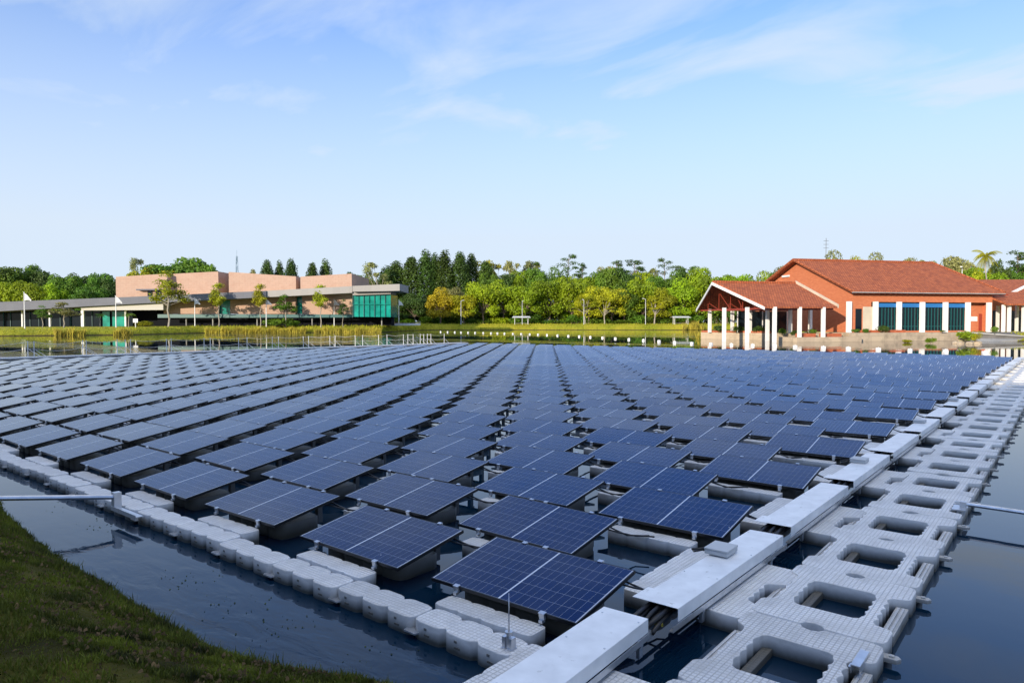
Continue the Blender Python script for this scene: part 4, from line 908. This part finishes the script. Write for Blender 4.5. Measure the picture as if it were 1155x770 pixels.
trng=random.Random(77)
def tree_at(px,top,wpx,kind,leaf,D,base,label,cat='tree',group=None,k=None):
    X=PX(px,D); H=PZ(top,D)-base; return tree_xy(VW(X,D,base),H,wpx/FP*D,kind,leaf,label,cat,group)
def tree_xy(loc,H,Wd,kind,leaf,label,cat='tree',group=None):
    v=trng.randrange(NVAR[kind]); key=(kind,v)
    if key not in VAR: VAR[key]=variant(kind,v+1)
    tm,cm=VAR[key]; r=empty(NAME[kind],loc,trng.uniform(0,6.28),label,cat,group)
    nh,nw=NAT[kind]; r.scale=(Wd/nw,Wd/nw,H/nh)
    t=add('trunk' if kind!='bush' else 'stem',tm,r); c=add('crown' if kind!='palm' else 'fronds',cm,r)
    c.material_slots[0].link='OBJECT'; c.material_slots[0].material=M[leaf]
    return r
TXT={'leaf':'mid green','leaf_bright':'bright green','leaf_yellow':'yellow green','leaf_orange':'orange tinged','leaf_dark':'dark green','leaf_pale':'pale'}
KT={'broad':'broadleaf tree','dome':'conical tree','open':'open limbed tree','umbrella':'flat layered tree'}
def row(items,D,base,where,group,jit=4):
    items=sorted(items); cnt={}
    for it in items:
        px,top,w_,kind,leaf=it[:5]; key=(kind,leaf); i=cnt.get(key,0); cnt[key]=i+1
        tot=sum(1 for j in items if (j[3],j[4])==key)
        pos='' if tot==1 else ', %s from left'%('first' if i==0 else ordw(i))
        tree_at(px,top,w_,kind,leaf,D+trng.uniform(-jit,jit),base,'%s %s %s%s'%(TXT[leaf],KT[kind],where,pos),'tree',group)
B,DM,OP,UM='broad','dome','open','umbrella'
row([(-30,300,52,B,'leaf'),(8,297,50,B,'leaf'),(32,295,40,B,'leaf'),(54,302,38,B,'leaf_dark'),(74,304,36,B,'leaf'),(95,303,36,B,'leaf_dark'),(112,304,34,B,'leaf'),(127,310,26,B,'leaf_dark')],240,1.9,'behind the grey canopy at far left','trees behind the left canopy')
row([(-20,318,44,B,'leaf_bright'),(14,312,44,B,'leaf_bright'),(40,316,40,B,'leaf_bright'),(60,318,34,B,'leaf_bright'),(100,320,40,B,'leaf')],226,1.8,'just above the grey canopy roof','trees behind the left canopy',2)
row([(205,286,78,B,'leaf'),(168,296,46,B,'leaf_yellow'),(238,296,34,B,'leaf'),(158,286,26,OP,'leaf_pale'),(188,291,50,B,'leaf')],262,2.0,'above the left pink walls','trees behind the pink building')
row([(283,300,18,OP,'leaf_pale'),(302,295.5,24,DM,'leaf_dark'),(316,297,18,DM,'leaf_dark'),(329,294.5,23,DM,'leaf_dark'),(353,297.5,22,DM,'leaf_dark'),(368,295.5,23,DM,'leaf_dark'),(395,301,26,B,'leaf_dark'),(410,303,26,B,'leaf'),(428,291,40,OP,'leaf_pale')],272,2.0,'behind the right pink walls','trees behind the pink building')
row([(436,303,33,DM,'leaf_dark'),(447,297,36,DM,'leaf_dark'),(464,291,33,DM,'leaf_dark'),(481,285.5,31,DM,'leaf_dark'),(491,289,23,DM,'leaf_dark'),(501,286,31,DM,'leaf_dark'),(519,287,31,DM,'leaf_dark'),(532,289,26,DM,'leaf_dark'),(548,296,28,DM,'leaf_dark')],285,2.0,'left of centre on the far shore','dark conical trees')
row([(448,334,34,B,'leaf_dark'),(468,330,34,B,'leaf_dark'),(485,335,30,B,'leaf_dark')],266,2.2,'in the shade right of the glass hall','trees on the far shore')
row([(545,290,34,OP,'leaf_yellow'),(560,292,30,OP,'leaf_yellow'),(576,290,32,OP,'leaf_pale'),(592,290,26,OP,'leaf_pale'),(600,293,28,UM,'leaf_dark'),(612,291,28,OP,'leaf_pale'),(641,284.5,30,UM,'leaf_dark'),(657,297,24,UM,'leaf_dark'),(680,297,32,OP,'leaf_pale'),(695,290,24,UM,'leaf_dark'),(715,289,30,UM,'leaf_dark'),(732,299,26,OP,'leaf_pale'),(749,289,26,UM,'leaf_dark'),(765,296,26,UM,'leaf'),(782,300,26,UM,'leaf')],296,2.2,'at the back of the shore','tall trees at the back of the far shore')
row([(x,302+4*math.sin(x*.3),34,B,('leaf','leaf_dark','leaf_bright','leaf')[i%4]) for i,x in enumerate(range(552,806,17))],282,2.2,'in the middle row of the far shore','middle trees on the far shore')
row([(508,320,34,B,'leaf_pale'),(545,314,46,B,'leaf_bright'),(568,314,40,B,'leaf_bright'),(592,317,44,B,'leaf_bright'),(620,311,50,B,'leaf_bright'),(645,310,50,B,'leaf_bright'),(664,322,40,B,'leaf_yellow'),(690,320,40,B,'leaf_yellow'),(704,322,36,B,'leaf'),(725,313,50,B,'leaf_bright'),(745,324,40,B,'leaf_yellow'),(768,313,46,B,'leaf_bright'),(788,318,40,B,'leaf_bright'),(806,322,34,B,'leaf_bright')],264,2.2,'in the front row of the far shore','front trees on the far shore')
row([(497,323.5,40,B,'leaf_orange'),(523,329,34,B,'leaf_yellow')],256,2.2,'standing out low on the far shore','front trees on the far shore',1)
row([(660,333,30,OP,'leaf_yellow'),(682,334,30,OP,'leaf_yellow'),(738,333,34,OP,'leaf_yellow')],256,2.2,'small on the lawn by the far shore','small trees on the far lawn',1)
row([(808,305,44,B,'leaf_bright'),(832,304,44,B,'leaf_bright'),(856,305,40,B,'leaf_bright'),(880,300,34,B,'leaf'),(842,318,40,B,'leaf_dark'),(820,320,40,B,'leaf_dark'),(865,320,40,B,'leaf_dark')],262,2.0,'behind the low pavilion roof','trees behind the pavilion')
row([(884,297,30,OP,'leaf_pale'),(938,281,46,B,'leaf_pale'),(958,288,40,B,'leaf_yellow'),(988,284,40,B,'leaf_pale'),(1024,286,34,OP,'leaf_pale'),(1047,289,34,OP,'leaf_pale')],205,2.0,'peeping over the red hall ridge','trees behind the red hall')
row([(1078,284,42,B,'leaf_pale'),(1096,298,34,B,'leaf_bright'),(1064,296,26,B,'leaf_pale'),(1126,290,24,B,'leaf_dark'),(1120,304,44,B,'leaf_bright'),(1146,283,34,UM,'leaf_dark'),(1148,296,40,B,'leaf'),(1100,306,30,B,'leaf_yellow'),(1172,290,46,B,'leaf'),(1200,292,46,B,'leaf_bright')],185,2.0,'behind the right wing','trees behind the right wing')
# under-planting that closes the foot of the belts
k=0
for (x0,x1,D_,st,lf,y) in ((430,815,300,12,'leaf_dark',335),(440,812,272,11,'leaf_dark',343),(445,800,262,17,'leaf',356),(812,900,262,15,'leaf_dark',345)):
    x=x0
    while x<x1:
        k+=1; tree_at(x,y+trng.uniform(-4,4),24,'bush',lf if trng.random()<.7 else 'leaf_bright',D_,2.0,'%s shrub under the far trees, %s from left in %s hedge'%(TXT[lf],ordw(min(39,int((x-x0)/st))) if x>x0 else 'first','rearmost' if D_>290 else 'rear' if D_>265 else ('front' if x0==445 else 'pavilion')),'shrub','shrubs under the far trees'); x+=st
for px,top,w_,kind,leaf,D_,lab in ((190,307,42,'young','leaf_yellow',182,'slender young tree with tall crown before left pink wall'),(247,320,27,'young','leaf_yellow',187,'slender young tree in front of the recess between pink walls'),(294,321,24,'young','leaf_yellow',190,'slender young tree just left of the middle flagpole'),(322,331,26,'young','leaf',191,'short young tree right of the middle flagpole'),(362,322,26,'young','leaf_yellow',192,'slender young tree before the right pink wall'),(387,338,14,'young','leaf_dark',193,'small dark young tree beside the green glass hall'),(48,345,18,'young','leaf',170,'thin young tree against dark glass at far left'),(72,340,30,'young','leaf_pale',172,'sparse young tree left of the white canopy column')):
    tree_at(px,top,w_,kind,leaf,D_,1.6,lab,'tree','young trees along the left shore')
for px,top,w_,D_,lab in ((145,352,16,178,'low palm beside the canopy entrance'),(113,353,14,180,'low palm left of the canopy entrance palm')):
    tree_at(px,top,w_,'palm','leaf',D_,1.5,lab,'palm','palms by the canopy')
tree_at(1112,279,30,'palm','leaf_yellow',150,2.0,'tall yellowish palm rising behind the right wing roof','palm')
for px,top,w_,leaf,D_,b_,lab in ((165,361,22,'leaf_yellow',182,1.6,'yellow green clump of shrubs beside low palms'),(312,357,32,'leaf',191,1.7,'wide green shrub right of the middle flagpole'),(330,360,18,'leaf',192,1.7,'smaller green shrub beside the wide shrub'),
    (1090,371.5,24,'leaf_bright',91,.35,'bright green shrub on the rocks at the right shore'),(1100,373.5,12,'leaf_yellow',90,.35,'yellow shrub joined to the bright rock shrub'),(1050,379.5,12,'leaf_bright',93,.1,'small bright water plant left of the rock shrub'),(1024,382,14,'leaf_yellow',96,.0,'flat yellow green water plant left of the bright plant'),(1122,367,9,'leaf',104,1.2,'green shrub at the foot of the wing columns'),
    (965,370,9,'leaf',103.5,1.3,'small shrub in the planter nearest the pavilion'),(976,369.5,8,'leaf',103,1.3,'small shrub in the second terrace planter'),(997,366,18,'leaf_dark',104.5,1.3,'dark flowering shrub in the long planter between columns'),(1063,372,8,'leaf',106,1.3,'tiny shrub on the terrace before the third window'),
    (883,369,12,'leaf',103,.9,'shrub between the front pavilion columns'),(896,371,11,'leaf_dark',103,.9,'low shrub beside terracotta planter on pavilion edge'),(916,370,12,'leaf',104,.9,'low shrub left of the last pavilion column'),(812,365.5,20,'leaf_dark',115.5,1.1,'clipped dark hedge inside pavilion rail, left part'),(834,366,20,'leaf_dark',112.5,1.1,'clipped dark hedge inside pavilion rail, middle part'),(856,366,16,'leaf_dark',110.5,1.1,'clipped dark hedge inside pavilion rail, right part')):
    tree_at(px,top,w_,'bush',leaf,D_,b_,lab,'shrub')
for i,(t0,t1,s,lab) in enumerate(((-.2,1.4,1.7,'short terracotta planter by the brick corner'),(1.9,3.3,1.5,'short terracotta planter beside the corner one'),(4.4,8.0,1.3,'long terracotta planter under the first window'))):
    mb=MB(); q_box(mb,t0,t1,s,s+.5,TZ-.02,TZ+.38); o=mb.build('planter_box',M['terracotta']); fix(o,False); tag(o,lab,'planter','terracotta planters on the terrace')
# rocks round the shrub
rr=MB(); rngk=random.Random(5)
for i in range(7):
    a=i/7*6.28; c_=VW(PX(1091,91)+math.cos(a)*1.35,91+math.sin(a)*1.0,.05); s=rngk.uniform(.35,.6); bm=bmesh.new(); bmesh.ops.create_icosphere(bm,subdivisions=2,radius=s)
    for v in bm.verts: v.co*=rngk.uniform(.82,1.12); v.co.z*=.7
    me=bpy.data.meshes.new('rock'); bm.to_mesh(me); bm.free(); me.materials.append(M['stone']); o=add('rock',me); o.location=c_
    tag(o,'pale brown rock around the foot of the bright right shore shrub','rock','rocks round the shore shrub'); autouv(o)
# ------------------------------------------------------------------ reeds and far grass
rg=random.Random(9)
def blades(name,spots,m,label,cat):
    mb=MB()
    for (p,h,w_) in spots:
        a=rg.uniform(0,6.28); lean=Vector((rg.gauss(0,.22),rg.gauss(0,.22),1))*h; u=Vector((math.cos(a),math.sin(a),0))*w_/2; b=len(mb.v)
        q=p+lean*.55; mb.v+=[tuple(p-u),tuple(p+u),tuple(q+u*.7),tuple(q-u*.7),tuple(p+lean+Vector((rg.gauss(0,.12),rg.gauss(0,.12),-.06))*h)]
        mb.f+=[(b,b+1,b+2,b+3),(b+3,b+2,b+4)]; mb.m+=[0,0]
    return tag(mb.build(name,m),label,cat,kind='stuff')
sp=[]
for (a,b,D0,D1,h,n_) in ((62,96,146.2,149.6,1.5,700),(128,150,152.4,154.6,1.5,400),(232,345,180.3,188.3,1.45,3400),(355,430,188.6,190.6,1.35,1600),(770,794,246,250,2.6,500),(786,798,118,124,1.2,120)):
    for _ in range(n_):
        px=rg.uniform(a,b); f_=(px-a)/(b-a); D_=D0+(D1-D0)*f_+rg.uniform(-.5,.9) if h<2 else rg.uniform(D0,D1)
        if rg.random()<.5*math.sin(px*.5)+.8: sp.append((VW(PX(px,D_),D_,-.1 if h<2 else .1),h*rg.uniform(.6,1.15)*(1.15+.25*math.sin(px*.33)),.14))
M['reed']=mat('dry_reed',(.50,.42,.05),rough=.8,noise=(.3,.4),trans=.3)
blades('reeds',sp,M['reed'],'tall yellow reeds fringing the far left shore','reeds')
sp=[]
n=len(sh)
far=[i for i in range(n) if sh[i][1]>88]
for _ in range(22000):
    i=rg.choice(far); j=(i+1)%n; t=rg.random(); k=rg.choice((1,2,3)); f_=rg.random()
    A=Vector(gm.v[rings[k][i]]).lerp(Vector(gm.v[rings[k][j]]),t); B_=Vector(gm.v[rings[k+1][i]]).lerp(Vector(gm.v[rings[k+1][j]]),t); p=A.lerp(B_,f_)
    X_,D_=WV(p.x,p.y)
    if abs(X_)<D_*.85: sp.append((p-Vector((0,0,.03)),rg.uniform(.12,.42)*(1 if D_<180 else 1.5),.16))
M['fargrass']=mat('far_grass_blades',(.36,.37,.02),rough=.9,noise=(.12,.5),trans=.3)
blades('shore_grass',sp,M['fargrass'],'rough yellow green grass on the far lake bank','grass')
sp=[]
nr_=[i for i in range(n) if sh[i][1]<14 and sh[i][0]<6 and sh[i][0]>-40]
tuft=[rg.random() for _ in range(4096)]
while len(sp)<120000:
    i=rg.choice(nr_); j=(i+1)%n; t=rg.random(); k=rg.choice((0,1,1,2,2,3,3,4)); f_=rg.random()
    if k==0: f_=1-f_*.15
    if k==4: f_*=.6
    A=Vector(gm.v[rings[k][i]]).lerp(Vector(gm.v[rings[k][j]]),t); B_=Vector(gm.v[rings[k+1][i]]).lerp(Vector(gm.v[rings[k+1][j]]),t); p=A.lerp(B_,f_)
    X_,D_=WV(p.x,p.y)
    if D_<1.5 or X_>1.5 or X_<-16: 
        if rg.random()>.01: continue
    tv=tuft[(int(p.x*7)*61+int(p.y*7)*17)%4096]
    if tv<.2 and rg.random()<.4: continue
    sp.append((p-Vector((0,0,.01)),rg.uniform(.018,.048)*(.6+tv*1.2)*(1.3 if k<2 else 1),.009+.006*tv))
M['neargrass']=mat('near_grass_blades',(.10,.115,.008),rough=.85,noise=(2.2,.85),trans=.3)
for _ in range(260):
    i=rg.choice(nr_); j=(i+1)%n; t=rg.random(); A=Vector(gm.v[rings[1][i]]).lerp(Vector(gm.v[rings[1][j]]),t); B_=Vector(gm.v[rings[2][i]]).lerp(Vector(gm.v[rings[2][j]]),t); c_=A.lerp(B_,rg.random()**2)
    if WV(c_.x,c_.y)[1]<2: continue
    for _k in range(rg.randint(8,22)): sp.append((c_+Vector((rg.gauss(0,.04),rg.gauss(0,.04),-.02)),rg.uniform(.05,.15),.010))
blades('bank_grass',sp,M['neargrass'],'short dark grass on the shaded near bank at lower left','grass')
sp=[]
for _ in range(130):
    cx_,cd_=rg.choice([(-5.7,9.6),(-3.6,7.6),(-2.9,6.9),(-2.2,6.35),(-6.9,10.7),(-1.2,5.9)]); X_=cx_+rg.gauss(0,.22); D_=cd_+rg.gauss(0,.16); sp.append((VW(X_,D_,.001),rg.uniform(.004,.014),.02))
blades('water_weed',sp,M['neargrass'],'small sprigs of weed floating beside the near grassy bank','weeds')
sp=[]
while len(sp)<3200:
    i=rg.choice(nr_); j=(i+1)%n; k=rg.choice((1,1,2,2,3)); A=Vector(gm.v[rings[k][i]]).lerp(Vector(gm.v[rings[k][j]]),rg.random()); B_=Vector(gm.v[rings[k+1][i]]).lerp(Vector(gm.v[rings[k+1][j]]),rg.random()); p=A.lerp(B_,rg.random())
    if WV(p.x,p.y)[1]<3: continue
    sp.append((p+Vector((0,0,.03)),rg.uniform(.01,.03),.03))
M['litter']=mat('dead_leaves',(.16,.10,.04),rough=.9,noise=(5,.5))
blades('leaf_litter',sp,M['litter'],'brown dead leaves scattered over the grass of the near bank','leaves')
# ------------------------------------------------------------------ the tall trees on the bank behind the viewpoint that shade the near water
for i in range(17):
    x=-70+i*6.6; y=-32-4*(i%2); tree_xy((x,y,1.3),(17.5 if x<-14 else 15)+1.8*math.sin(i*2.1),16,'broad','leaf_dark','tall shade tree on the bank behind the viewpoint, %s along'%('first' if i==0 else ordw(i)),'tree','shade trees on the near bank')
for i in range(24):  # unseen bush row, added to stop low sun passing beneath the crowns
    x=-72+i*5; tree_xy((x,-28+.8*math.sin(i*1.7),1.1),7.5,9,'bush','leaf_dark','big dark bush added behind the viewpoint to block low sun under trees, %s along'%('first' if i==0 else ordw(i)),'shrub','bushes added on the near bank to block sun')
